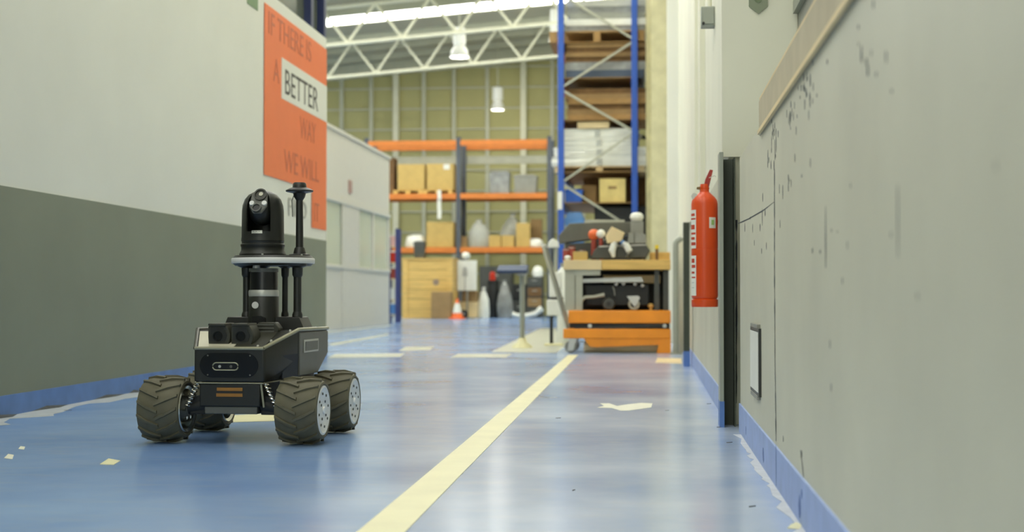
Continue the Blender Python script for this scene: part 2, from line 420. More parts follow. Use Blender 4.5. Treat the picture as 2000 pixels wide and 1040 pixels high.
o = cb.build('worn_patches', mat('deep_blue_paint', (52, 88, 158), 0.5), brr, smooth=False); o['kind'] = 'stuff'

# steel channels at the opening (doors posts) : open towards the camera
def channel(name, x0, x1, y0, y1, h, t):
    o = struct(MB().box(x0, x0 + t, y0, y1, 0.0, h).build(name, M_pipe, bevel=0.002))
    MB().box(x0 + t, x1, y1 - 0.02, y1, 0.0, h - 0.02).build('channel_web', M_chan, o, smooth=False)  # inside faces coloured dark to deepen the channel's own shade
    MB().box(x1 - 0.006, x1, y0 + .02, y1, 0.0, h - 0.02).build('channel_flange', M_chan, o, smooth=False)
    MB().box(x0 - 0.001, x0 + t + .001, y0 - 0.001, y1, 0.0, 0.10).build('blue_foot', M_blue, o, smooth=False)
    return o
channel('trim_4', 0.272, 0.335, 5.62, 5.74, 1.07, 0.016)
t5 = struct(MB().box(gx(1335, 10.4), gx(1347, 10.4), 10.4, 10.5, 0, 1.04).build('trim_5', M_chan, smooth=False))
MB().box(gx(1335, 10.4) - .001, gx(1347, 10.4) + .001, 10.399, 10.5, 0, 0.11).build('blue_foot', M_blue, t5, smooth=False)

# far wall: olive sheets, pale rails and posts
YB = 38.6
wb = struct(MB().box(-15, 1.5, YB, YB + 0.3, 0, 8.5).build('wall_back', M_olive, smooth=False))
for k, px in enumerate((610, 667, 725, 828, 887, 952, 1079, 1140)):
    x = gx(px, YB); MB().box(x - 0.05, x + 0.05, YB - 0.08, YB, 0, 8).build('wall_stud', M_girt, wb, smooth=False)
for px in (774, 1023, 530):
    x = gx(px, YB); MB().box(x - 0.075, x + 0.075, YB - 0.16, YB, 0, 8).build('wall_column', M_steelw, wb, smooth=False)
z = 0.55
while z < 7.4:
    MB().box(-15, 1.0, YB - 0.06, YB - 0.02, z - 0.02, z + 0.02).build('wall_rail', M_girt, wb, smooth=False); z += 0.562
wo = struct(MB().box(-15.3, -15, -8, 40, 0, 8).build('wall_left_outer', M_wallc, smooth=False))

# roof, pitched up to the right
SL = 0.080
def zroof(x): return 7.02 + SL * (x + 5.07)
def slab(x0, x1, y0, y1, dz0, dz1):
    return MB().hull([(x, y, zroof(x) + d) for x in (x0, x1) for y in (y0, y1) for d in (dz0, dz1)])
ce = None
strips = [32.0 - 4.1 * k for k in range(10)]
edges = sorted([s for s in strips])
prev = -8.0; segs = []
for s in edges:
    if s > prev: segs.append((prev, s))
    prev = s + 0.95
segs.append((prev, 40))
mb = MB()
for a, b in segs: mb.hull([(x, y, zroof(x) + d) for x in (-15.3, 1.6) for y in (a, b) for d in (0.0, 0.15)])
ce = struct(mb.build('ceiling', M_roof, smooth=False))
PX = [gx(p, 32.5) for p in (627, 655, 709, 747, 819, 857, 929, 958, 1033, 1077, 1130)]
xs = [-15.2, -13.6, -12.4, -11.0, -9.6] + PX[0:1] + PX[1:] 
xs = sorted(x for x in xs if x < 0.3) + [0.3]
for s in edges:
    pan = None
    if abs(s - 32.0) < 0.01:
        for x0, x1 in zip(xs, xs[1:]): slab(x0 + 0.03, x1 - 0.03, s, s + 0.95, 0.02, 0.06).build('skylight_panel', M_sky, ce, smooth=False)
    else:
        for x0, x1 in ((-15.2, -10.2), (-10.1, -5.1), (-5.0, 0.25)): slab(x0, x1, s, s + 0.95, 0.02, 0.06).build('skylight_panel', M_sky, ce, smooth=False)
for y in [34.2, 35.6, 37.0, 31.2]: slab(-15, 0.3, y, y + 0.08, -0.14, 0.0).build('purlin', M_girt, ce, smooth=False)
slab(-15, 0.3, YB - 0.4, YB, -0.32, 0.0).build('eaves_beam', M_girt, ce, smooth=False)

# trusses
def truss(Y, label, x0=-11.67):
    t = thing('roof_truss', (x0, Y, zroof(x0) - 0.92), label, 'truss', group='white lattice roof trusses')
    W = 11.75; P = 1.2; Hh = 0.82
    f = lambda u: SL * u
    MB().tube([(0, 0, f(0)), (W, 0, f(W))], 0.045, 10).build('bottom_chord', M_steelw, t)
    MB().tube([(0, 0, f(0) + Hh), (W, 0, f(W) + Hh)], 0.045, 10).build('top_chord', M_steelw, t)
    n = int(W / P)
    for k in range(n):
        u = k * P + 0.2
        MB().tube([(u, 0, f(u)), (u + P/2, 0, f(u + P/2) + Hh)], 0.032, 8).build('web_member', M_steelw, t)
        MB().tube([(u + P/2, 0, f(u + P/2) + Hh), (u + P, 0, f(u + P))], 0.032, 8).build('web_member', M_steelw, t)
    return t
truss(34.6, 'white lattice roof truss farther back, lower in the picture')
truss(30.5, 'white lattice roof truss nearer, upper one crossing the bright skylight', -11.5)

# ------------------------------------------------------------------ lamps
def lamp(px, Y, ytop, ymid, ybot, rtop, rbot, label, rod_to):
    x = gx(px, Y); zb = gz(ybot, Y, px); zm = gz(ymid, Y, px); zt = gz(ytop, Y, px)
    t = thing('high_bay_lamp', (x, Y, zb), label, 'lamp', group='white high bay lamps')
    MB().lathe([(0, zt - zb + 0.03), (rtop * .6, zt - zb + 0.03), (rtop, zt - zb), (rtop, zm - zb + 0.02), (rtop * .8, zm - zb), (0, zm - zb)], n=20).build('housing', M_lampw, t)
    MB().lathe([(rtop * .75, zm - zb), (rbot * .9, (zm - zb) * .55), (rbot, 0.02), (rbot, 0), (rbot * .9, 0), (rtop * .7, (zm - zb) * .9)], n=20).build('reflector', M_lampw, t)
    MB().sphere((0, 0, (zm - zb) * .3), rbot * .6, sz=0.5).build('bulb', M_lampg, t)
    pl = bpy.data.lights.new('lamp_light', 'POINT'); pl.energy = 25; pl.color = (1, .98, .9); pl.shadow_soft_size = rbot * .6
    po_ = bpy.data.objects.new('lamp_light', pl); COL.objects.link(po_); po_.parent = t; po_.location = (0, 0, -.12)
    MB().tube([(0, 0, zt - zb), (0, 0, zroof(x) + .02 - zb)], 0.015, 8).build('rod', M_girt, t)
lamp(897, 31.4, 57, 89, 112, 0.14, 0.21, 'white bell-shaped high bay lamp hanging in front of the roof truss', 6.9)
lamp(972, 36.8, 172, 197, 215, 0.14, 0.165, 'small white high bay lamp on a thin rod below the trusses', 7.1)
lamp(1084, 31.0, 20, 55, 80, 0.10, 0.13, 'pale lamp half hidden behind the blue rack upright near the roof', 7.2)

# ------------------------------------------------------------------ poster and signs on the left wall
def lw(px, py): return on_x(px, py, XL)
pA, pB = lw(515, 100).y, YL - 0.01
zt, z1, z2 = lw(515, 4.6).z, lw(515, 341.5).z, lw(617, 447).z
yst = lw(608, 300).y
po = thing('wall_poster', (XL + 0.004, pA, z2), 'orange lettered wall graphic with a white BETTER panel, on left wall end', 'poster')
ol = lambda y: y - pA
X0 = 0.0
MB().poly([(X0, 0, zt - z2), (X0, pB - pA, zt - z2), (X0, pB - pA, 0), (X0, yst - pA, 0), (X0, yst - pA, z1 - z2), (X0, 0, z1 - z2)], (0.003, 0, 0)).build('orange_sheet', M_poster, po, smooth=False)
bA, bt, bb = lw(548, 150).y, lw(548, 112).z, lw(548, 192).z
wp = MB().box(0.003, 0.005, bA - pA, pB - pA, bb - z2, bt - z2).build('white_panel', M_wall, po, smooth=False)
wp['label'] = 'white panel reading BETTER'
RT = (math.pi / 2, 0, math.pi / 2)
def ptxt(s, size, py, px, m, parent=po, x=0.0042, sx=1.0):
    p = lw(px, py); text_mesh('lettering', s, size, m, parent, (x, p.y - pA, p.z - z2), RT, sx)
ptxt('IF THERE IS', 0.235, 64, 521, M_postxt, sx=1.15)
ptxt('A', 0.25, 158, 532, M_postxt)
ptxt('BETTER', 0.27, 182, 553, M_ink, x=0.0056, sx=1.2)
ptxt('WAY', 0.24, 268, 584, M_postxt, sx=0.95)
ptxt('WE WILL', 0.24, 334, 553, M_postxt, sx=1.15)
ptxt('FIND', 0.20, 421, 561, M_greyink, x=0.0008, sx=1.35)
ptxt('IT', 0.22, 432, 611, M_postxt)
q = lw(490, 12)
gs = MB().poly([(0, -0.12, 0.0), (0, 0.14, 0.0), (0, 0.14, 0.3), (0, -0.12, 0.3)], (0.004, 0, 0)).build('green_sign', M_green, None, smooth=False)
gs.location = (XL, lw(492, 10).y, lw(500, 19).z); tag(gs, 'green sign at the upper edge, left of the orange poster', 'sign')

# ------------------------------------------------------------------ white office cabin
XC = -4.72; yc0, yc1 = 14.0, on_x(760, 600, XC).y
cab = thing('office_cabin', (XC, yc0, 0), 'white panelled site office cabin with window band behind the poster wall', 'cabin')
Lc = yc1 - yc0; Hc = 3.0
zw0, zw1 = 0.98, 1.93
MB().box(-3.5, 0, 0, Lc, 0, zw0).build('lower_wall', M_cabin, cab, smooth=False)
MB().box(-3.5, 0, 0, Lc, zw1, Hc).build('upper_wall', M_cabin, cab, smooth=False)
MB().box(-3.5, -0.06, 0.02, Lc - 0.03, zw0, zw1).build('room_core', mat('cabin_inside', (170, 176, 150), 0.7), cab, smooth=False)
posts = [0.0, 2.0, 4.0, on_x(628, 500, XC).y - yc0 + 0.15, on_x(668, 500, XC).y - yc0, on_x(697, 500, XC).y - yc0, on_x(727, 500, XC).y - yc0, Lc - 0.12]
for p in posts: MB().box(-0.06, 0.01, p, p + 0.12, zw0, zw1).build('window_post', M_cabin, cab, smooth=False)
for a, b in zip(posts, posts[1:]):
    MB().box(-0.04, -0.02, a + 0.12, b, zw0, zw1).build('pane', M_pane, cab, smooth=False)
MB().box(0, 0.012, posts[4] - 0.03, posts[5] + .15, 0.0, 2.05).build('door_leaf', M_cabin, cab, bevel=0.004)
MB().box(0.0, 0.03, 0, Lc, 1.93, 1.99).build('window_head', M_cabin, cab, smooth=False)
MB().box(0.0, 0.03, 0, Lc, 0.93, 0.98).build('window_sill', M_cabin, cab, smooth=False)
p = on_x(683, 364, XC); MB().box(0, 0.02, p.y - yc0 - .1, p.y - yc0 + .1, p.z - 0.11, p.z + 0.09).build('notice_plate', mat('dull_pink', (176, 140, 128), 0.5), cab, smooth=False)
MB().box(-3.5, 0.03, -0.03, Lc + 0.03, Hc, Hc + 0.05).build('roof_edge', M_cabin, cab, smooth=False)

# ------------------------------------------------------------------ far rack with orange beams
YF = 34.5; RD = 1.0
ux = [gx(715, YF), gx(895, YF), gx(1073, YF)]
ZB = [gz(488, YF, 900), gz(383, YF, 900), gz(279, YF, 900)]
rk = thing('pallet_rack', (ux[1], YF, 0), 'wide pallet rack with orange beams and dark grey uprights by far wall', 'rack')
for x in ux:
    for y in (0, RD): MB().box(x - ux[1] - 0.055, x - ux[1] + 0.055, y, y + 0.1, 0, ZB[2] + 0.14).build('upright', M_rackg, rk, smooth=False)
    MB().bar((x - ux[1], 0.05, 0.6), (x - ux[1], RD + .05, 1.4), 0.04).build('brace', M_rackg, rk, smooth=False)
    MB().bar((x - ux[1], RD + .05, 1.9), (x - ux[1], 0.05, 2.7), 0.04).build('brace', M_rackg, rk, smooth=False)
for z in ZB:
    for y in (-0.03, RD + 0.06):
        for i in (0, 1): MB().box(ux[i] - ux[1] + .05, ux[i+1] - ux[1] - .05, y, y + 0.05, z - 0.07, z + 0.06).build('beam', M_orange, rk, smooth=False)
    if z < ZB[2]: MB().box(ux[0] - ux[1], ux[2] - ux[1], 0.02, RD + .05, z + 0.02, z + 0.06).build('shelf_board', M_woodd, rk, smooth=False)
    else: MB().box(ux[0] - ux[1], ux[2] - ux[1], RD + .1, RD + .16, z - 0.42, z - 0.22).build('rear_rail', M_galv, rk, smooth=False)

def carton(px0, px1, py0, py1, Y, zb, label, m=None, depth=None, lid=True, name='cardboard_box', cat='box', group=None):
    x0, x1, _, z1 = rect(px0, px1, py0, py1, Y); wdt = x1 - x0; dp = depth or wdt
    h = max(0.03, z1 - zb)
    t = thing(name, ((x0 + x1) / 2, Y + dp / 2, zb), label, cat, group=group)
    m = m or M_card
    MB().box(-wdt/2, wdt/2, -dp/2, dp/2, 0, h).build('body', m, t, bevel=min(wdt, h) * 0.02)
    if lid: MB().box(-wdt/2 * .99, wdt/2 * .99, -dp * .04, dp * .04, h, h + 0.003).build('tape_strip', M_woodp, t, smooth=False)
    return t
def pallet(x, y, z, wd, dp, label, m=None, group=None, hh=0.12):
    t = thing('pallet', (x, y, z), label, 'pallet', group=group); m = m or M_woodd
    for i in (-1, 0, 1):
        MB().box(i * (wd/2 - .05) - .05, i * (wd/2 - .05) + .05, -dp/2, dp/2, 0, 0.018).build('bottom_board', m, t, smooth=False)
        for j in (-1, 0, 1):
            MB().box(i * (wd/2 - .05) - .05, i * (wd/2 - .05) + .05, j * (dp/2 - .05) - .05, j * (dp/2 - .05) + .05, 0.018, hh - .022).build('block', m, t, smooth=False)
    for k in range(5):
        yy = -dp/2 + .05 + (dp - .1) * k / 4
        MB().box(-wd/2, wd/2, yy - .05, yy + .05, hh - .022, hh).build('top_board', m, t, smooth=False)
    return t

Z1, Z2, Z3 = [z + 0.06 for z in ZB]
pallet(gx(801, YF + .45), YF + .5, Z2, 0.72, 0.8, 'wooden pallet under the left cardboard carton on orange rack', M_wood, hh=0.1)
pallet(gx(859, YF + .45), YF + .5, Z2, 0.72, 0.8, 'wooden pallet under the right labelled carton on orange rack', M_wood, hh=0.1)
carton(776, 829, 321, 374, YF + .1, Z2 + 0.1, 'plain square tan cardboard carton, left one on the upper orange shelf', depth=.7)
t = carton(833, 886, 320, 374, YF + .1, Z2 + 0.1, 'square tan cardboard carton with white corner label, on upper shelf', depth=.7)
x0, x1, z0, z1 = rect(866, 878, 321, 331, YF + .1)
MB().box(x0 - t.location.x, x1 - t.location.x, -0.356, -0.35, z0 - t.location.z, z1 - t.location.z).build('label_sticker', M_white, t, smooth=False)
carton(758, 769, 308, 376, YF + .2, Z2, 'narrow brown carton beside the upright at the cabin edge', M_cardd, depth=.5)
def bin_(px0, px1, py0, py1, Y, zb, label, m, name='plastic_bin', wrap=True):
    x0, x1, _, z1 = rect(px0, px1, py0, py1, Y); wd = x1 - x0; h = z1 - zb
    t = thing(name, ((x0 + x1)/2, Y + wd/2, zb), label, 'bin')
    mb = MB(); a, b = wd/2 * .92, wd/2; dp = wd * .42
    for i, (s0, z_) in enumerate(((a, 0), (b, h))): pass
    mb.hull([(sx * a, sy * dp, 0) for sx in (-1, 1) for sy in (-1, 1)] + [(sx * b, sy * dp * 1.05, h * .88) for sx in (-1, 1) for sy in (-1, 1)])
    mb.build('tub', m, t, bevel=0.01)
    MB().box(-b - .012, b + .012, -dp * 1.08, dp * 1.08, h * .84, h * .92).build('rim', m, t, bevel=0.006)
    MB().hull([(sx * b, sy * dp, h * .92) for sx in (-1, 1) for sy in (-1, 1)] + [(sx * b * .7, sy * dp * .7, h) for sx in (-1, 1) for sy in (-1, 1)]).build('lid', m, t, bevel=0.006)
    return t
bin_(955, 995, 334, 374, YF + .1, Z2, 'grey film-wrapped bundle, taller one on the right upper shelf', M_gfilm, 'wrapped_bundle')
bin_(1003, 1048, 340, 374, YF + .1, Z2, 'grey lidded plastic crate on the right upper shelf', M_grey, 'lidded_crate')
# strap
x = gx(858, YF - .04); st = thing('hanging_strap', (x, YF - .06, gz(428, YF, 858)), 'white strap hanging down from the upper orange beam', 'strap')
hh = gz(372, YF, 858) - gz(428, YF, 858)
mb = MB()
for k in range(6): mb.box(-0.045 + .006 * math.sin(k * 1.9), 0.045 + .006 * math.sin(k * 1.9), -0.004 + .004 * math.cos(k), 0.006 + .004 * math.cos(k), hh * k / 6, hh * (k + 1) / 6 + 0.001)
mb.build('webbing', M_white, st)
MB().box(-0.05, 0.05, -0.012, 0.012, hh * .62, hh * .7).build('buckle', M_silver, st, smooth=False)
# middle shelf
carton(833, 886, 434, 484, YF + .1, Z1, 'tan carton with pale lower half on the middle orange shelf', M_card)
t = carton(1008, 1035, 436, 484, YF + .1, Z1, 'upright tan carton between film bags on the middle shelf', M_card)
carton(955, 978, 460, 484, YF + .1, Z1, 'small tan box next to the big film bag', M_card)
carton(980, 1004, 460, 484, YF + .1, Z1, 'small tan box with white print in front of a film bundle', M_card)
carton(897, 911, 462, 484, YF + .1, Z1, 'little brown box squeezed by the middle upright', M_card2)
carton(1036, 1058, 428, 484, YF + .55, Z1, 'tall brown carton at the back of the middle shelf', M_card2)
def bag(px0, px1, py0, py1, Y, zb, label, m, seed, neck=True, name='film_bag', cat='bag', lean=0.0):
    x0, x1, _, z1 = rect(px0, px1, py0, py1, Y); wd = x1 - x0; h = z1 - zb
    t = thing(name, ((x0 + x1)/2, Y + wd * .35, zb), label, cat)
    prof = [(0, 0), (.42, 0), (.5, .12), (.48, .35), (.38, .62), (.22, .82), (.08, .92), (.12, 1.0), (0, 1.0)] if neck else [(0, 0), (.45, 0), (.5, .15), (.5, .6), (.4, .85), (.2, 1.0), (0, 1.0)]
    mb = MB().lathe([(a * wd, b * h) for a, b in prof], n=16)
    rr = random.Random(seed)
    for v in mb.bm.verts:
        f = v.co.z / h
        if 0 < f: v.co += Vector((rr.uniform(-1, 1) * wd * .05 + lean * f * wd, rr.uniform(-1, 1) * wd * .05, rr.uniform(-1, 1) * h * .02 * (f > .05)))
        v.co.y *= 0.7
    mb.build('bag_body', m, t)
    if neck: MB().lathe([(0.09 * wd, .89 * h), (.11 * wd, .91 * h), (.09 * wd, .94 * h)], n=10, c=(lean * .9 * wd, 0, 0)).build('tie', M_white, t)
    return t
bag(910, 957, 428, 484, YF + .1, Z1, 'large clear film bag, drop-shaped, on the middle shelf', M_clear, 3)
bag(968, 1012, 416, 484, YF + .45, Z1, 'clear film bundle leaning towards the upright carton', M_clear, 5, lean=.25)
bag(1030, 1060, 466, 484, YF + .1, Z1, 'low crumpled white bag at the right of the middle shelf', M_foam, 6, neck=False)
bag(790, 830, 458, 484, YF + .2, Z1, 'crumpled pale sheet bundle left of the half-pale carton', M_foam, 9, neck=False)
gb = bin_(838, 858, 478, 497, YF - .42, 1.35, 'dark grey tub in front of the lower orange beam, on the crate', M_dgrey)

# big wooden crate, planks one by one
Yc = 31.6
x0, x1, z0, z1 = rect(786, 884, 508, 622, Yc); wd = x1 - x0; dp = 1.0; H = z1
cr = thing('wooden_crate', ((x0 + x1)/2, Yc + dp/2, 0), 'large pale wooden plank crate standing on the floor below the racks', 'crate')
n = 6; ph = H / n
for k in range(n):
    MB().box(-wd/2, wd/2, -dp/2, -dp/2 + .025, k * ph + .004, (k+1) * ph - .004).build('plank', M_wood, cr, smooth=False)
    MB().box(-wd/2, -wd/2 + .025, -dp/2 + .025, dp/2, k * ph + .004, (k+1) * ph - .004).build('plank', M_wood, cr, smooth=False)
    MB().box(wd/2 - .025, wd/2, -dp/2 + .025, dp/2, k * ph + .004, (k+1) * ph - .004).build('plank', M_wood, cr, smooth=False)
for s in (-1, 1): MB().box(s * (wd/2 - .06) - .06, s * (wd/2 - .06) + .06, -dp/2 - .02, -dp/2, 0, H).build('batten', M_wood, cr, smooth=False)
MB().box(-wd/2 - .02, wd/2 + .02, -dp/2 - .03, dp/2, H, H + .04).build('lid', M_wood, cr, smooth=False)
MB().box(-wd/2 + .03, wd/2 - .03, -dp/2 + .03, dp/2 - .03, 0.01, H - .01).build('filling', M_cardd, cr, smooth=False)
MB().lathe([(0, 0), (.07, 0), (.07, .006), (0, .006)], axis='y', c=(wd * .17, -dp/2 - .006, H * .62), n=16).build('stamp_mark', mat('stamp_grey', (150, 130, 110), 0.6), cr)
gb.location.z = H + 0.04; gb.location.y = Yc + 0.3
carton(842, 881, 570, 616, Yc - .45, 0, 'flat brown cardboard sheet box leaning before the wooden crate', M_card2, depth=.3)
# white board with figure
Yb = 32.2
x0, x1, z0, z1 = rect(893, 931, 509, 568, Yb)
wbd = thing('display_board', ((x0 + x1)/2, Yb, 0), 'white display board with grey figure, right of the wooden crate', 'board')
MB().box(-(x1-x0)/2, (x1-x0)/2, 0, .03, z0, z1).build('panel', M_white, wbd, bevel=.004)
MB().box(-.02, .02, .03, .06, 0, z1).build('stand', M_grey, wbd, smooth=False)
MB().box(-.2, .2, -.1, .2, 0, .02).build('foot', M_grey, wbd, smooth=False)
cx = gx(908, Yb) - (x0 + x1)/2
MB().hull([(cx - .06, -.004, z0 + .32), (cx + .06, -.004, z0 + .32), (cx + .05, -.004, z0 + .5), (cx - .05, -.004, z0 + .5), (cx - .06, 0, z0 + .32), (cx + .06, 0, z0 + .32), (cx, 0, z0 + .55)]).build('figure_print', M_greyink, wbd, smooth=False)
MB().box(cx - .012, cx + .012, -.003, 0, z0, z0 + .35).build('figure_stem', M_greyink, wbd, smooth=False)
MB().sphere((cx + .02, .03, z1 + .1), .1, sz=.9).build('round_top', M_white, wbd)
carton(903, 931, 569, 592, 32.42, gz(590, 32.4, 915) + .004, 'brown box stacked on a pale box below the display board', M_card2, depth=.35)
carton(898, 932, 590, 617, 32.4, 0, 'pale cream box on floor below the display board', M_woodp, depth=.4).location.z = 0
# make the stack fit
# cone
Yk = 31.2; cx_, czt = at(893, 584, Yk)
tc = thing('traffic_cone', (cx_, Yk, 0), 'orange and white traffic cone leaning at the corner of the crate', 'cone')
hc = czt
M_cone = mat('cone_orange', (236, 110, 46), 0.5)
f = lambda z_: .14 - .115 * z_ / hc
MB().box(-.17, .17, -.17, .17, 0, .03).build('foot', M_cone, tc, bevel=.01)
MB().lathe([(f(.03), .03), (f(hc * .3), hc * .3)], n=20).build('lower_sleeve', M_cone, tc)
MB().lathe([(f(hc * .3), hc * .3), (f(hc * .78), hc * .78)], n=20).build('white_sleeve', M_white, tc)
MB().lathe([(f(hc * .78), hc * .78), (f(hc), hc), (0, hc)], n=20).build('tip', M_cone, tc)
# clutter on the floor beneath the rack
bag(931, 956, 562, 614, 32.6, 0, 'white wrapped bag standing right of the display board', M_foam, 21, name='wrapped_bag')
bag(969, 1000, 548, 614, 33.0, 0, 'silver film-wrapped bundle on the floor under the rack', M_gfilm, 22, name='wrapped_bundle')
tb = thing('bin_drum', (gx(963, 33.3), 33.3, 0), 'black slim drum between white bag and silver bundle', 'drum')
hb = gz(548, 33.3, 963)
MB().lathe([(0, 0), (.12, 0), (.13, .05), (.13, hb * .9), (.12, hb * .93), (0, hb * .93)], n=18).build('shell', M_blk2, tb)
MB().lathe([(.135, hb * .9), (.135, hb), (0, hb)], n=18).build('lid', M_blk2, tb)
rd = thing('red_canister', (gx(962, 33.3), 33.3, hb), 'small red canister on top of the black drum', 'canister')
MB().lathe([(0, 0), (.07, 0), (.07, .16), (.03, .2), (0, .2)], n=16).build('body', M_red, rd)
MB().lathe([(.03, .2), (.03, .24), (0, .24)], n=12).build('cap', M_black, rd)
def drawers(px0, px1, py0, Y, label, mats, name='drawer_unit'):
    x0, x1, _, z1 = rect(px0, px1, py0, 615, Y); wd = x1 - x0
    t = thing(name, ((x0 + x1)/2, Y + .3, 0), label, 'cabinet')
    MB().box(-wd/2, wd/2, -.27, .3, 0, z1).build('carcass', M_dgrey, t, smooth=False)
    n = len(mats); hd = z1 / n
    for k, m in enumerate(mats):
        d = MB().box(-wd/2 + .02, wd/2 - .02, -.3, -.27, k * hd + .02, (k+1) * hd - .02).build('drawer_front', m, t, smooth=False)
        MB().box(-.06, .06, -.32, -.3, (k + .6) * hd, (k + .66) * hd).build('handle', M_silver, d, smooth=False)
    return t
drawers(1029, 1059, 541, 33.4, 'grey drawer unit with brown fronts beneath the rack at right', [M_dgrey, M_card2, M_cardd, M_dgrey])
drawers(936, 1000, 520, 34.6, 'dark grey cabinet at the back below the lower orange beam', [M_blk2, M_dgrey])
drawers(1000, 1030, 555, 34.0, 'low dark cabinet behind the grey floor stand pole', [M_dgrey, M_blk2], 'low_cabinet')
bag(1040, 1060, 520, 541, 33.4, gz(541, 33.4, 1045), 'white and red plastic bag on top of the drawer unit', M_foam, 31, neck=False)
tu = thing('bent_tube', (gx(1028, 32.3), 32.3, 0), 'white bent tube lying on floor right of the stand pole', 'tube')
MB().tube([(-.32, 0, .1), (-.2, 0, .06), (0, 0, .06), (.2, 0, .1), (.32, 0, .2)], .055, 10).build('pipe', M_white, tu)
MB().tube([(.28, 0, .17), (.36, 0, .23)], .07, 10).build('end_cap', M_white, tu)
wtb = thing('caster_wheel', (gx(906, 31.9), 31.9, 0), 'black caster wheel on the floor beside the traffic cone', 'wheel')
MB().lathe([(.03, -.03), (.09, -.03), (.1, 0), (.09, .03), (.03, .03)], axis='y', c=(0, 0, .1), n=18).build('tyre', M_blk2, wtb)
MB().lathe([(0, -.02), (.035, -.02), (.035, .02), (0, .02)], axis='y', c=(0, 0, .1), n=12).build('hub', M_silver, wtb)

# small red/white shelf with blue posts at the end of the cabin
Ys = 27.0
x0, x1, z0, z1 = rect(760, 779, 447, 628, Ys)
sh = thing('narrow_shelf', (x0, Ys, 0), 'narrow blue-posted shelf of red and white goods by the cabin end', 'shelf')
wd = x1 - x0
M_navy2 = mat('dark_blue_post', (58, 66, 120), 0.5)
for y in (0, .2):
    MB().box(wd - .07, wd, y, y + .04, 0, z1).build('post', M_navy2, sh, smooth=False)
    MB().box(0, .02, y, y + .04, 0, z1 * .9).build('post', M_navy2, sh, smooth=False)
lv = [0.14, .42, .82, 1.13, 1.44]
for z in lv: MB().box(.02, wd - .03, 0.02, .24, z, z + .02).build('shelf_board', M_woodp, sh, smooth=False)
for k, (z, m, lb) in enumerate(((lv[0], M_bluel, 'light blue tub on the lowest board of the narrow shelf'), (lv[1], M_white, 'white tub on second board of the narrow shelf'), (lv[2], M_redd, 'dull red crate on the middle board of the narrow shelf'), (lv[3], M_red, 'bright red crate on fourth board of the narrow shelf'), (lv[4], mat('pink_white', (226, 180, 168), .5), 'pale pink crate on the top board of the narrow shelf'))):
    t = thing('small_crate', (x0 + (wd - .05)/2, Ys + .12, z + .02), lb, 'crate')
    w2 = (wd - .05)/2 * .86
    MB().hull([(sx * w2 * .9, sy * .1, 0) for sx in (-1, 1) for sy in (-1, 1)] + [(sx * w2, sy * .11, .2) for sx in (-1, 1) for sy in (-1, 1)]).build('tub', m, t)
    MB().box(-w2, w2, -.115, .115, .19, .215).build('rim', M_white, t, smooth=False)

# ------------------------------------------------------------------ blue rack on the right
YR = 21.0; BAY = 2.7
xl, xr = gx(1096, YR), gx(1240, YR)
br = thing('blue_rack', (xl, YR, 0), 'tall pallet rack with blue uprights and galvanised diagonal bracing', 'rack')
W = xr - xl
for y in (0, BAY):
    for x in (0, W): MB().box(x - .045, x + .045, y - .035, y + .035, 0, 6.0).build('upright', M_rackb, br, bevel=.006)
    zs = [gz(q_, YR, 1170) for q_ in (430, 358, 325 - 15, 178, 80, 0, -80)]
    P = [(W, gz(432, YR, 1220)), (0, gz(358, YR, 1110)), (W, gz(255, YR, 1225)), (0, gz(172, YR, 1110)), (W, gz(82, YR, 1230)), (0, gz(-8, YR, 1110)), (W, gz(-95, YR, 1230))]
    if y == 0:
        # lower chevron as in the photograph: braces meet the left upright twice
        Q = [((W * .8, gz(432, YR, 1210)), (0, gz(358, YR, 1105))), ((0, gz(358, YR, 1105)), (W, gz(258, YR, 1240))), ((W, gz(258, YR, 1240)), (0, gz(175, YR, 1105))), ((0, gz(172, YR, 1105)), (W, gz(80, YR, 1240))), ((W, gz(78, YR, 1240)), (0, gz(-12, YR, 1105))), ((0, gz(-12, YR, 1105)), (W, gz(-100, YR, 1240))), ((W * .8, gz(432, YR, 1210)), (0, gz(560, YR, 1105)))]
    for (xa, za), (xb, zb_) in Q: MB().bar((xa, y, za), (xb, y, zb_), .03, .045, up=(0, 1, 0)).build('brace', M_galv, br, smooth=False)
LV = [gz(395, YR, 1170), gz(334, YR, 1170), gz(232, YR, 1170), gz(150, YR, 1170), gz(80, YR, 1170)]
for z in LV:
    for x in (0, W): MB().box(x - .025, x + .025, .04, BAY - .04, z - .1, z - .01).build('beam', M_orange if z > 3 else M_rackb, br, smooth=False)
    MB().box(-.02, W + .02, .06, BAY - .06, z - .01, z).build('shelf_board', M_woodd, br, smooth=False)
MB().box(-.02, W + .02, .06, BAY - .06, .6, .62).build('shelf_board', M_woodd, br, smooth=False)
for x in (0, W):
    MB().box(x - .07, x + .07, -.06, .06, 0, .012).build('foot_plate', M_rackb, br, smooth=False)
lb = MB().box(-.05, .02, -.045, -.036, gz(410, YR, 1096), gz(375, YR, 1096)).build('upright_label', M_white, br, smooth=False)
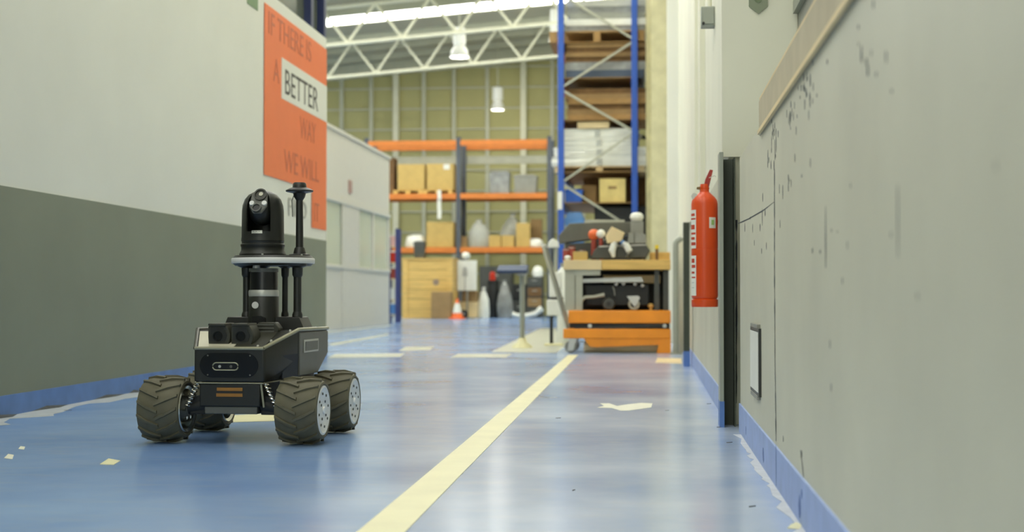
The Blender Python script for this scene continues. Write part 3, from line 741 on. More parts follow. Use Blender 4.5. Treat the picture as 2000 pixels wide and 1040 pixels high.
# goods, bottom to top
Yg = YR + .12
def wx_(p): return gx(p, Yg)
t = bin_(1104, 1140, 414, 440, Yg, .9, 'light blue crate low in the blue rack', M_bluel, 'blue_crate'); t.location.z = .62
zlow = .62
dk = thing('shadow_block', (wx_(1215), Yg + .6, .62), 'added black block for the shadow at the bottom of the blue rack behind bench', 'case')  # black block added where the rack gap is only in shadow
hz = gz(402, Yg, 1215) - .62
MB().box(-.4, .36, -.5, .6, 0, hz * .8).build('body', M_blk2, dk, bevel=.02)
MB().box(-.41, .37, -.51, .61, hz * .8, hz).build('lid', M_blk2, dk, bevel=.02)
t.location.z = .62; t.scale = (1, 1, (gz(414, Yg, 1120) - .62) / (gz(414, Yg, 1120) - .9))
z = LV[0]
bin_(1103, 1138, 369, 392, Yg, z, 'bright blue open crate at the left of the blue rack shelf', M_bluep, 'blue_crate')
carton(1136, 1165, 362, 394, Yg + .25, z, 'brown cardboard box behind the bright blue crate', M_card2, depth=.4)
yb = carton(1171, 1222, 349, 394, Yg, z, 'pale yellow cardboard box with handle flap on the blue rack', mat('yellow_card', (222, 200, 128), .7), depth=.45)
MB().box(-.06, .06, -.232, -.226, .2, .24).build('hand_hole', M_card2, yb, smooth=False)
bk = carton(1140, 1262, 338, 392, Yg + 1.1, z, 'dark brown cartons deep inside the blue rack shelf', M_cardd, depth=1.0)
# white wrapped sheets, each a thing
z = LV[1]
pallet((wx_(1080) + wx_(1262))/2, YR + .75, z, wx_(1262) - wx_(1085), 1.1, 'pallet under the white wrapped sheets in the blue rack', M_woodp, hh=.09)
z += .09
top = gz(250, Yg, 1170); nS = 4; hS = (top - z) / nS
names = ['lowest', 'second lowest', 'second highest', 'topmost']
for k in range(nS):
    a, b = (wx_(1078 + 3 * k), wx_(1264 - 3 * k)) if k < 2 else (wx_(1098), wx_(1236 + (k == 2) * 6))
    t = thing('wrapped_sheet_pack', ((a + b)/2, YR + .7, z + k * hS), 'white film-wrapped sheet pack, %s of the pile in the blue rack' % names[k], 'package')
    wd = b - a; mb = MB().box(-wd/2, wd/2, -.52, .52, 0, hS - .004)
    bmesh.ops.subdivide_edges(mb.bm, edges=mb.bm.edges[:], cuts=5, use_grid_fill=True)
    rr = random.Random(40 + k)
    for v in mb.bm.verts:
        if .01 < v.co.z < hS - .02: v.co += Vector((rr.uniform(-.015, .015), rr.uniform(-.02, .02), rr.uniform(-.008, .008)))
    mb.build('film', M_foam, t, bevel=0)
    MB().box(-.04, .04, -.545, -.535, .02, hS - .03).build('strap', M_clear, t, smooth=False)
ho = thing('black_hose', (wx_(1262), YR + .5, LV[1]), 'black hose loop bulging right of the white wrapped sheets', 'hose')
MB().tube([(.0, 0, .05), (.07, 0, .14), (.12, 0, .28), (.10, 0, .42), (.03, 0, .52), (-.06, 0, .55)], .03, 10).build('hose_body', M_blk2, ho)
MB().tube([(-.06, 0, .55), (-.1, 0, .55)], .04, 10).build('coupling', M_silver, ho)
# planks and sheet stacks
def stack(z0, py_top, n, m, labelf, name, cat, p0=1106, p1=1262, group=None, mats=None):
    zt_ = gz(py_top, Yg, 1180); h = (zt_ - z0) / n
    for k in range(n):
        rr = random.Random(k * 7 + int(z0 * 100)); a, b = wx_(p0 + rr.uniform(-2, 6)), wx_(p1 - rr.uniform(-3, 4))
        t = tag(MB().box(-(b-a)/2, (b-a)/2, 0, 1.3, 0, h - .002).jitter(.004, k).build(name, mats[k % len(mats)] if mats else m, None, smooth=False), labelf(k, n), cat, group)
        t.location = ((a + b)/2, Yg + rr.uniform(-.02, .04), z0 + k * h)
ordn = ['lowest', 'second', 'third', 'fourth', 'fifth', 'sixth', 'seventh']
carton(1128, 1190, 238, 250, Yg, top, 'low cream box lying on the white wrapped sheets', M_woodp, depth=.4)
z = LV[2]
stack(z, 172, 6, None, lambda k, n: '%s long brown board counted upward in the board pile above white sheets' % ordn[k], 'brown_board', 'board', mats=[M_woodd, M_card2, M_cardd])
z = LV[3]
stack(z, 120, 2, None, lambda k, n: ['dark blue-grey slab under grey film in blue rack', 'grey film-wrapped slab on the dark slab in blue rack'][k], 'wrapped_slab', 'slab', mats=[mat('slate_blue', (66, 80, 100), .5), M_gfilm])
stack(gz(120, Yg, 1180), 84, 4, None, lambda k, n: '%s brown plank counted upward beneath the upper pallet' % ordn[k], 'brown_plank', 'plank', mats=[M_cardd, M_card2])
z = LV[4]
pallet((wx_(1072) + wx_(1262))/2, YR + .6, z, wx_(1260) - wx_(1074), 1.1, 'wooden pallet high in the blue rack under grey bundles', M_woodd, hh=.16)
z += .16
stack(z, 0, 5, None, lambda k, n: '%s grey film-wrapped sheet counted upward on the high pallet' % ordn[k], 'wrapped_sheet', 'sheet', mats=[M_gfilm, M_foam, mat('grey_sheet', (150, 152, 140), .4), M_gfilm, M_clear])
# lumpy sheeting along the wall behind the rack
mb = MB(); zz = [1.2 + .22 * k for k in range(24)]; rr = random.Random(5); ring = []
for z in zz: ring.append([mb.bm.verts.new((gx(1262, 20.4) + rr.uniform(0, .04), 20.4 + rr.uniform(-.05, .05), z)), mb.bm.verts.new((gx(1278, 20.3) + rr.uniform(-.02, .03), 20.2 + rr.uniform(-.05, .05), z)), mb.bm.verts.new((gx(1288, 20.6), 20.7, z)), mb.bm.verts.new((gx(1262, 20.7), 20.8, z))])
for a, b in zip(ring, ring[1:]):
    for i in range(4): mb.bm.faces.new((a[i], a[(i+1)%4], b[(i+1)%4], b[i]))
mb.bm.faces.new(ring[0][::-1]); mb.bm.faces.new(ring[-1])
for v in mb.bm.verts:
    if abs(v.co.z - 1.2) < .01: v.co.z = 0.0
tag(mb.build('plastic_sheeting', mat('yellowed_film', (176, 168, 122), .5, var=.25), None), 'lumpy yellowed plastic sheeting hanging between blue rack and white column', 'sheeting')

# ------------------------------------------------------------------ orange lift table
YT = 12.75
x0, x1 = gx(1099, YT), gx(1310, YT); W = x1 - x0; D = .62
lt = thing('lift_table', ((x0 + x1)/2, YT + D/2, 0), 'orange scissor lift table on castors beside the grey bollard', 'lift table')
zz = lambda q_: gz(q_, YT, 1200)
X = lambda p_: gx(p_, YT) - (x0 + x1)/2
y0, y1 = -D/2, D/2
for y in (y0, y1 - .06): MB().box(X(1100) + .0, X(1310), y, y + .06, zz(662), zz(643)).build('base_rail', M_lift, lt, bevel=.006)
MB().hull([(X(1140), y0 + .01, zz(662)), (X(1292), y0 + .01, zz(662)), (X(1286), y0 + .01, zz(674)), (X(1212), y0 + .01, zz(675)), (X(1165), y0 + .01, zz(679)), (X(1152), y0 + .01, zz(678))] +
          [(X(1140), y0 + .05, zz(662)), (X(1292), y0 + .05, zz(662)), (X(1165), y0 + .05, zz(679)), (X(1286), y0 + .05, zz(674))]).build('valance', M_lift, lt, smooth=False)
for y in (y0, y1 - .06):
    MB().hull([(X(a), y + c_, zz(b)) for a, b in ((1290, 662), (1310, 662), (1310, 690), (1282, 690), (1284, 682), (1292, 680)) for c_ in (0, .06)]).build('leg', M_lift, lt, smooth=False)
MB().box(X(1110), X(1310), y0, y1, zz(632), zz(607)).build('platform', M_lift, lt, bevel=.008)
MB().box(X(1112), X(1308), y0 + .03, y1 - .03, zz(642), zz(633)).build('scissor_housing', M_blk2, lt, smooth=False)
MB().bar((X(1122), y0 + .04, zz(644)), (X(1300), y0 + .04, zz(634)), .03).build('scissor_arm', M_black, lt, smooth=False)
for px in (1152, 1298): MB().lathe([(0, 0), (.018, 0), (.018, .02), (0, .02)], axis='y', c=(X(px), y0 + .0, zz(637)), n=12).build('pivot_bolt', M_silver, lt)
for y in (y0 + .03, y1 - .05):
    cw = MB().lathe([(.02, -.018), (.05, -.018), (.055, 0), (.05, .018), (.02, .018)], axis='y', c=(X(1114), y, .055), n=18).build('castor', M_grey, lt)
    MB().hull([(X(a), y + c_, zz(b)) for a, b in ((1112, 662), (1126, 662), (1119, 685), (1108, 687)) for c_ in (-.03, -.022)]).build('fork', M_silver, cw, smooth=False)
hA = Vector((X(1106), y1 - .2, zz(645))); hB = Vector((gx(1062, YT + .4) - (x0 + x1)/2, y1 - .2, gz(480, YT + .4, 1062)))
for dy in (-.2, .2):
    MB().tube([hA + Vector((0, dy, 0)), hA.lerp(hB, .86) + Vector((0, dy, .0)), hB + Vector((0, dy * .8, 0))], .014, 10).build('push_bar', M_galv, lt)
MB().tube([hB + Vector((0, -.18, 0)), hB + Vector((0, .18, 0))], .018, 10).build('push_grip', M_white, lt)
zP = zz(607)
# rolled sheet on floor beneath
rl = thing('rolled_sheet', (gx(1215, YT + .14), YT + .14, 0), 'cream rolled sheet lying on floor under the orange lift table', 'roll')
MB().tube([(-.34, 0, .052), (.34, 0, .052)], .05, 16).build('roll_body', M_woodp, rl)
MB().tube([(.33, 0, .052), (.345, 0, .052)], .025, 12).build('core', M_card2, rl)

# workbench standing on the platform
bn = thing('workbench', ((x0 + x1)/2, YT + D/2, zP), 'wooden topped grey workbench standing on the orange lift table', 'bench')
zt0, zt1 = zz(527) - zP, zz(508) - zP
MB().box(X(1175), X(1310), y0 + .03, y1, zt0, zt1).build('tabletop', M_wood, bn, bevel=.004)
MB().box(X(1100), X(1175), y0 + .02, y1, zt0 + .0, zt1).build('pale_tabletop', M_woodp, bn, bevel=.004)
for a, b in ((1102, 1122), (1123, 1137)):
    MB().box(X(a) + .002, X(b), y0 + .06, y0 + .12, 0, zt0).build('leg', M_galv, bn, smooth=False)
MB().box(X(1122), X(1172), y0 + .05, y0 + .1, zz(538) - zP, zt0).build('apron', M_galv, bn, smooth=False)
for a in (1278, 1296): MB().box(X(a), X(a + 10), y0 + .1, y0 + .16, 0, zt0).build('leg', M_dgrey, bn, smooth=False)
for a in (1106, 1296): MB().box(X(a), X(a + 10), y1 - .08, y1 - .02, 0, zt0).build('leg', M_dgrey, bn, smooth=False)
MB().box(X(1104), X(1308), y1 - .02, y1, 0.0, zt0).build('back_panel', M_blk2, bn, smooth=False)
zB = zP + zt1

# black machine chassis on platform
ch = thing('machine_chassis', ((x0 + x1)/2, YT + D/2, zP), 'black wheeled machine chassis with grey lid on the lift platform', 'machine')
q = lambda v: zz(v) - zP
MB().box(X(1142), X(1268), y0 + .16, y1 - .08, q(598), q(556)).build('hull', M_blk2, ch, bevel=.01)
MB().hull([(X(a), y0 + y_, q(b)) for a, b in ((1128, 552), (1135, 545), (1252, 541), (1258, 551)) for y_ in (.1, .5)]).build('lid', M_silver, ch, smooth=False)
MB().box(X(1176), X(1290), y0 + .3, y1 - .06, q(553), q(537)).build('foam_slab', M_woodp, ch, bevel=.006)
MB().tube([(X(1131), y0 + .08, q(601)), (X(1134), y0 + .08, q(588)), (X(1142), y0 + .08, q(581)), (X(1160), y0 + .08, q(580)), (X(1180), y0 + .08, q(576))], [.016, .018, .016, .014, .018], 10).build('swing_arm', M_galv, ch)
wm = MB().lathe([(0, -.03), (.05, -.03), (.058, 0), (.05, .03), (0, .03)], axis='y', c=(X(1188), y0 + .12, q(594)), n=20).build('drive_wheel', M_dgrey, ch)
MB().lathe([(0, -.036), (.02, -.036), (.02, -.028), (0, -.028)], axis='y', c=(X(1188), y0 + .12, q(594)), n=12).build('hub', M_black, wm)
wm = MB().lathe([(.03, -.014), (.05, -.014), (.054, 0), (.05, .014), (.03, .014)], axis='y', c=(X(1238), y0 + .1, .056), n=20).build('castor_wheel', M_galv, ch)
MB().hull([(X(a), y0 + y_, q(b)) for a, b in ((1224, 579), (1246, 578), (1250, 582), (1241, 600), (1237, 598)) for y_ in (.07, .078)]).build('castor_fork', M_silver, wm, smooth=False)
for px, py in ((1203, 553), (1217, 552), (1240, 553), (1255, 556)): MB().sphere((X(px), y0 + .13, q(py) - .01), .016, sx=1.2).build('connector', M_silver, ch)
MB().tube([(X(1196), y0 + .15, q(560)), (X(1199), y0 + .13, q(568)), (X(1200), y0 + .14, q(578))], .006, 8).build('cable', M_grey, ch)
MB().box(X(1112), X(1132), y0 + .13, y0 + .3, q(604), q(567)).build('battery_box', M_black, ch, bevel=.006)
kn = thing('wooden_knob', (gx(1271, YT + .1), YT + .12, zP), 'small round wooden knob standing on orange platform edge', 'knob')  # a small round wooden knob
MB().lathe([(0, 0), (.012, 0), (.012, .02), (.026, .035), (.026, .05), (.012, .062), (0, .062)], n=14).build('ball', M_wood, kn)
pn = thing('pink_bottle', (gx(1116, YT + .08), YT + .08, zP), 'small pinkish bottle at the left end of the orange platform', 'bottle')
MB().lathe([(0, 0), (.02, 0), (.02, .08), (.01, .1), (0, .1)], n=14).build('body', mat('pale_pink', (206, 178, 160), .5), pn)
MB().lathe([(.011, .1), (.011, .125), (0, .125)], n=12).build('cap', M_white, pn)

# on the bench
def onb(px, Y=YT + .2): return gx(px, Y)
Yq = YT + .42
cs = thing('dark_grey_case', (onb(1175, Yq), Yq, zB), 'long dark grey moulded case at back of the bench top', 'case')
zq = lambda v, Y=Yq: gz(v, Y, 1180) - zB
XX = lambda p_, Y=Yq: gx(p_, Y) - onb(1175, Yq)
MB().hull([(XX(a), y_, zq(b)) for a, b in ((1104, 505), (1258, 505), (1258, 470), (1104, 476)) for y_ in (-.02, .2)]).build('lower_shell', M_dgrey, cs, bevel=.006)
MB().hull([(XX(a), y_, zq(b)) for a, b in ((1092, 476), (1104, 474), (1257, 456), (1257, 434), (1160, 435), (1112, 437), (1092, 460)) for y_ in (-.04, .2)]).build('upper_shell', mat('warm_dark_grey', (96, 96, 84), .5), cs, bevel=.006)
MB().bar((XX(1142), -.01, zq(433)), (XX(1220), -.01, zq(434)), .05, .035).build('carry_handle', M_galv, cs)
dm = thing('dome_beacon', (onb(1244, YT + .3), YT + .3, zB), 'white domed beacon on grey post at right of the bench', 'beacon')
zq2 = lambda v: gz(v, YT + .3, 1244) - zB
MB().box(-.055, .06, -.03, .03, 0, zq2(432)).build('post', M_grey, dm, bevel=.004)
MB().lathe([(0, zq2(432)), (.045, zq2(432)), (.062, zq2(426)), (.058, zq2(420)), (.035, zq2(416)), (0, zq2(415))], n=20).build('dome', M_white, dm)
# legged research robot made of pale parts
lg = thing('legged_machine', (onb(1212), YT + .16, zB), 'pale legged machine with two white claws on the bench top', 'machine')
Zl = lambda v: gz(v, YT + .16, 1210) - zB
Xl = lambda p_: gx(p_, YT + .16) - onb(1212)
MB().hull([(Xl(a), y_, Zl(b)) for a, b in ((1183, 462), (1195, 443), (1220, 455), (1214, 472), (1186, 476)) for y_ in (-.05, .08)]).build('head_block', M_woodp, lg, bevel=.006)
MB().hull([(Xl(a), y_, Zl(b)) for a, b in ((1160, 490), (1170, 480), (1262, 478), (1270, 490), (1262, 504), (1152, 506)) for y_ in (0, .12)]).build('base_body', M_dgrey, lg, bevel=.008)
for a, b in ((1193, 1208), (1214, 1232)):
    s = 1 if a < 1200 else -1
    m_ = MB().tube([(Xl(1200 if s > 0 else 1222), -.05, Zl(478)), (Xl(1196 if s > 0 else 1229), -.06, Zl(490)), (Xl(1199 if s > 0 else 1225), -.06, Zl(503))], [.03, .032, .014], 12).build('claw', M_white, lg)
    MB().sphere((Xl(1201 if s > 0 else 1221), -.05, Zl(479)), .03).build('joint', M_silver, m_)
MB().sphere((Xl(1216), -.03, Zl(474)), .022).build('blue_lens', M_bluel, lg)
for px in (1232, 1246, 1256): MB().hull([(Xl(px) + dx_, y_, Zl(476) + dz_) for dx_, dz_ in ((-.03, 0), (.03, 0), (.022, .08), (-.015, .1)) for y_ in (-.01, .06)]).build('side_module', M_grey, lg, bevel=.004)
MB().tube([(Xl(1170), .0, Zl(482)), (Xl(1262), .0, Zl(479))], .006, 8).build('cross_rod', M_silver, lg)
ob = thing('orange_ball', (onb(1160, YT + .24), YT + .24, zB), 'orange ball on a red stem on the bench, left of pale machine', 'ball')
zo = gz(459, YT + .24, 1160) - zB
MB().tube([(0, 0, 0), (0, 0, zo - .03)], .025, 12).build('stem', M_redd, ob)
MB().sphere((0, 0, zo), .052).build('ball', mat('ball_orange', (236, 110, 50), .4), ob)
ob = thing('white_ball', (onb(1174, YT + .22), YT + .2, zB), 'white ball on a reddish stem beside the orange ball', 'ball')
MB().tube([(0, 0, 0), (0, 0, zo - .03)], .02, 12).build('stem', M_redd, ob)
MB().sphere((0, 0, zo + .005), .042).build('ball', M_white, ob)
carton(1119, 1147, 492, 508, YT + .06, zB, 'flat tan box on the pale end of the bench top', M_card, depth=.15)
carton(1269, 1309, 493, 508, YT + .3, zB, 'yellowish wooden block at right end of bench top', M_wood, depth=.2, lid=False, name='wooden_block', cat='block')
for k, (p_, m_, lb_, hh_) in enumerate(((1106, M_redd, 'dull red tin at far left of the bench top', .11), (1117, M_redd, 'short reddish tin second from left on the bench top', .13), (1137, mat('dark_maroon', (92, 46, 40), .5), 'dark maroon tin behind the flat tan box', .1))):
    t = thing('small_tin', (onb(p_, YT + .28), YT + .28 + .0 * k, zB), lb_, 'tin')
    MB().lathe([(0, 0), (.032, 0), (.032, hh_ * .9), (.028, hh_), (0, hh_)], n=16).build('can', m_, t)
    MB().lathe([(.033, hh_ * .86), (.033, hh_ * .92)], n=16).build('rim', M_silver, t)
t = thing('yellow_cap', (onb(1283, YT + .1), YT + .12, zB), 'little yellow capped bottle at the right of the bench', 'bottle')
MB().lathe([(0, 0), (.014, 0), (.014, .1), (.01, .11), (0, .11)], n=12).build('body', M_cardd, t)
MB().lathe([(.016, .1), (.016, .135), (0, .135)], n=12).build('cap', M_yel, t)
t = thing('white_knob', (onb(1109, YT + .07), YT + .07, zB), 'white rounded knob on the pale bench corner', 'puck')  # a small white knob lying on the bench
MB().lathe([(0, 0), (.02, 0), (.03, .015), (.03, .03), (.015, .04), (0, .042)], n=14).build('top', M_white, t)
MB().lathe([(.021, .0), (.021, .006)], n=14).build('ring', M_silver, t)

# ------------------------------------------------------------------ stands beside the lift table
Yp = ground(1020, 680).y
ps = thing('floor_stand', (gx(1020, Yp), Yp, 0), 'grey pole stand with dark blue tray and cream foot, before far racks', 'stand')
zp = gz(535, Yp, 1020)
MB().lathe([(0, 0), (.105, 0), (.10, .015), (.045, .06), (.035, .1), (0, .1)], n=20).build('foot', M_tape, ps)
MB().tube([(0, 0, .09), (0, 0, zp)], .026, 14).build('pole', M_pipe, ps)
a, b = gx(973, Yp) - gx(1020, Yp), gx(1030, Yp) - gx(1020, Yp)
MB().hull([(a + .02, -.15, zp), (b, -.15, zp), (b, .15, zp + .01), (a, .15, zp + .01), (a, -.15, zp + .03), (b, -.15, zp + .03), (b, .18, zp + .09), (a - .01, .18, zp + .09)]).build('tray', mat('tray_blue', (40, 58, 90), .6), ps, bevel=.006)
MB().box(-.04, .04, -.05, .05, zp - .02, zp).build('bracket', M_silver, ps, smooth=False)
Yw = ground(1078, 675).y
sc_ = thing('column_scanner', (gx(1086, Yw), Yw, 0), 'white stacked box column on black leg left of lift table', 'device')
X_ = lambda p_: gx(p_, Yw) - gx(1086, Yw)
Zw = lambda v: gz(v, Yw, 1086)
MB().box(X_(1064), X_(1100), -.1, .1, 0, .02).build('base_plate', M_tape, sc_, bevel=.004)
MB().tube([(X_(1077), 0, .02), (X_(1077), 0, Zw(617))], .018, 10).build('leg', M_black, sc_)
MB().box(X_(1069), X_(1103), -.09, .09, Zw(617), Zw(586)).build('lower_box', M_white, sc_, bevel=.012)
MB().box(X_(1076), X_(1100), -.05, .05, Zw(586), Zw(581)).build('collar', M_black, sc_, smooth=False)
MB().box(X_(1073), X_(1097), -.07, .07, Zw(581), Zw(532)).build('upper_box', M_white, sc_, bevel=.01)
MB().tube([(X_(1085), .02, Zw(532)), (X_(1085), .02, Zw(482))], .02, 10).build('neck', M_galv, sc_)
MB().hull([(X_(a), y_, Zw(b)) for a, b in ((1070, 484), (1092, 484), (1090, 472), (1080, 466), (1072, 474)) for y_ in (-.05, .06)]).build('head', M_white, sc_, bevel=.008)
# second white canister just behind
cn = thing('white_canister', (gx(1100, 15.4), 15.4, 0), 'tall white canister behind the lift table push bar', 'canister')
hcn = gz(518, 15.4, 1100)
MB().lathe([(0, 0), (.06, 0), (.065, .03), (.065, hcn - .08), (.03, hcn - .03), (.03, hcn), (0, hcn)], n=18).build('shell', M_white, cn)
MB().lathe([(.034, hcn - .02), (.034, hcn + .02), (0, hcn + .02)], n=12).build('cap', M_grey, cn)

# bollard hoop guard
Yh = 12.62
hx = gx(1320, Yh)
hp = thing('hoop_guard', (hx, Yh, 0), 'bent grey steel tube guard between lift table and dark post', 'guard rail')
zh = gz(463, Yh, 1320)
arc = [(0, 0, .01), (0, 0, zh - .07)] + [(.045 * (1 - math.cos(t)), 0, zh - .07 + .05 * math.sin(t)) for t in (.4, .8, 1.2, math.pi/2)] + [(.075, 0, zh - .02)]
MB().tube(arc, .026, 12).build('tube', M_pipe, hp)
MB().box(-.05, .05, -.05, .05, 0, .012).build('foot_plate', M_pipe, hp, smooth=False)
p2 = thing('pale_post', (gx(1331, 12.9), 12.95, 0), 'pale slim square post just behind the bent grey tube', 'post')
MB().box(-.02, .02, -.02, .02, .0, gz(470, 12.9, 1331)).build('shaft', M_wallc, p2, bevel=.003)
MB().box(-.023, .023, -.023, .023, gz(470, 12.9, 1331), gz(470, 12.9, 1331) + .012).build('cap', M_white, p2, bevel=.003)

# ------------------------------------------------------------------ fire extinguisher
Ye = 6.45
ex, ez0 = at(1376.5, 600, Ye); ez1 = gz(384, Ye, 1376)
rad = (gx(1402, Ye) - gx(1350, Ye)) / 2
fe = thing('fire_extinguisher', (ex, Ye, ez0), 'red fire extinguisher hanging on the grey and cream wall', 'fire extinguisher')
Hc = ez1 - ez0
M_rede = mat('extinguisher_red', (214, 74, 18), 0.32, var=.04)
cyl = MB().lathe([(0, 0), (rad * .97, 0), (rad, .004), (rad, .032), (rad * .9, .036), (rad * .97, .042), (rad, .05), (rad, Hc * .52), (rad * .985, Hc * .522), (rad * .985, Hc * .528), (rad, Hc * .53), (rad, Hc - .034), (rad * .95, Hc - .018), (rad * .78, Hc - .003), (rad * .5, Hc + .012), (rad * .36, Hc + .02), (rad * .34, Hc + .034), (0, Hc + .034)], n=40).build('cylinder', M_rede, fe)
MB().lathe([(rad * .34, Hc + .03), (rad * .38, Hc + .036), (rad * .3, Hc + .055), (0, Hc + .055)], n=16).build('valve', M_rede, fe)
z_ = Hc + .042
MB().hull([(.008 + a, y_, z_ + b) for a, b in ((-.012, 0), (.012, 0), (.014, .03), (.03, .075), (.016, .078), (-.004, .035)) for y_ in (-.012, .012)]).build('squeeze_handle', mat('handle_red', (150, 34, 20), .4), fe, bevel=.002)
MB().hull([(a, y_, z_ + b) for a, b in ((-.035, -.01), (.0, -.014), (.0, .004), (-.034, .0)) for y_ in (-.01, .01)]).build('carry_handle', mat('brass_brown', (120, 92, 44), .4), fe, bevel=.002)
MB().lathe([(0, 0), (.014, 0), (.014, .01), (0, .01)], axis='y', c=(-.045, -.02, Hc + .0), n=14).build('gauge', M_silver, fe)
MB().tube([(.02, -.012, z_ + .04), (.045, -.012, z_ + .05), (.05, -.012, z_ + .044)], .0015, 6).build('pin_wire', M_silver, fe)
def lab(a0, a1, z0_, z1_, m, name, off=.0008, par=None):
    mb = MB().lathe([(rad + off, z0_), (rad + off, z1_)], n=8, a0=a0, a1=a1)
    return mb.build(name, m, par or fe)
pi = math.pi
A0, A1 = pi * 1.02, pi * 1.27
zz_ = lambda v: gz(v, Ye, 1376) - ez0
l1 = lab(A0, A1, zz_(486), zz_(411), M_white, 'upper_label'); l1['label'] = 'white label with red print'
l2 = lab(A0, A1, zz_(578), zz_(500), M_white, 'lower_label'); l2['label'] = 'white label with red print'
MR = mat('label_red', (190, 70, 44), .5)
for k, (a, b) in enumerate(((418, 423), (427, 430), (440, 449), (455, 459), (464, 469), (474, 480))):
    lab(A0 + .1, A1 - .12 + .08 * (k % 2), zz_(b), zz_(a), MR, 'print_mark', .0014, l1)
for k, (a, b) in enumerate(((506, 514), (518, 524), (531, 535), (541, 544))):
    lab(A0 + .2, A1 - .15 + .08 * (k % 2), zz_(b), zz_(a), MR, 'print_mark', .0014, l2)
for a, b in ((552, 553), (562, 563)): lab(A0 + .2, A1 - .2, zz_(b), zz_(a), M_greyink, 'print_mark', .0014, l2)
l3 = lab(pi * 1.60, pi * 1.79, zz_(447), zz_(426), M_white, 'inspection_sticker')
lab(pi * 1.655, pi * 1.735, zz_(441), zz_(431), mat('sticker_green', (150, 190, 110), .5), 'green_mark', .0014, l3)
MB().box(-.012, .03 + XF - ex - .03, .02, .04, Hc * .75, Hc * .79).build('wall_bracket', M_black, fe, smooth=False)

# ------------------------------------------------------------------ small fixtures on the right wall
jb_y = 6.9; jx = gx(1400, jb_y)
jb = thing('junction_box', (jx, jb_y, gz(50, jb_y, 1386)), 'grey electrical junction box with conduit, high on cream wall', 'junction box')
hj = gz(12, jb_y, 1386) - gz(50, jb_y, 1386)
wj = gx(1400, jb_y) - gx(1371, jb_y)
MB().box(-wj, 0, 0, .09, 0, hj).build('housing', M_pipe, jb, bevel=.004)
MB().box(-wj + .008, -.008, -.004, 0, .008, hj - .006).build('cover', M_pipe, jb, bevel=.002)
MB().tube([(-wj * .4, .045, hj), (-wj * .4, .045, hj + 1.2)], .011, 10).build('conduit', M_wallc, jb)
MB().tube([(-wj * .85, .01, .01), (-wj * .85, -.012, .01)], .007, 8).build('cable_gland', M_blk2, jb)
px_, pz_ = at(1481, 27, 5.715)
hs = thing('pentagon_sign', (px_, 5.714, pz_), 'grey-green pointed plate on the white window reveal', 'sign')
w2 = (gx(1500, 5.715) - gx(1463, 5.715)) / 2
MB().poly([(0, 0, 0), (w2, 0, .03), (w2, 0, .1), (0, 0, .13), (-w2, 0, .1), (-w2, 0, .03)], (0, .004, 0)).build('plate', mat('sage_plate', (134, 142, 116), .5), hs, smooth=False)
MB().lathe([(0, 0), (.016, 0), (.016, .002), (0, .002)], axis='y', c=(0, -.002, .06), n=16).build('emblem', mat('sage_dark', (112, 126, 92), .5), hs)
# blank framed marker card on the grey wall
a, b = on_x(1470, 640, XR), on_x(1487, 700, XR)
ya, yb_ = b.y, a.y; zlo, zhi = on_x(1478, 768, XR).z, on_x(1478, 640, XR).z
mk = thing('wall_card', (XR, (ya + yb_)/2, zlo), 'white card with black edge fixed low on the grey wall', 'card')
hw = (yb_ - ya)/2
MB().box(-.008, 0, -hw, hw, 0, zhi - zlo).build('backing', M_black, mk, smooth=False)
MB().box(-.0095, -.008, -hw + .02, hw - .012, .012, zhi - zlo - .012).build('paper', M_white, mk, smooth=False)
for s in (0, 1): MB().box(-.01, 0, -hw * .8, hw * .8, (zhi - zlo + .0) if s else -.012, (zhi - zlo + .012) if s else 0).build('clip', M_grey, mk, smooth=False)

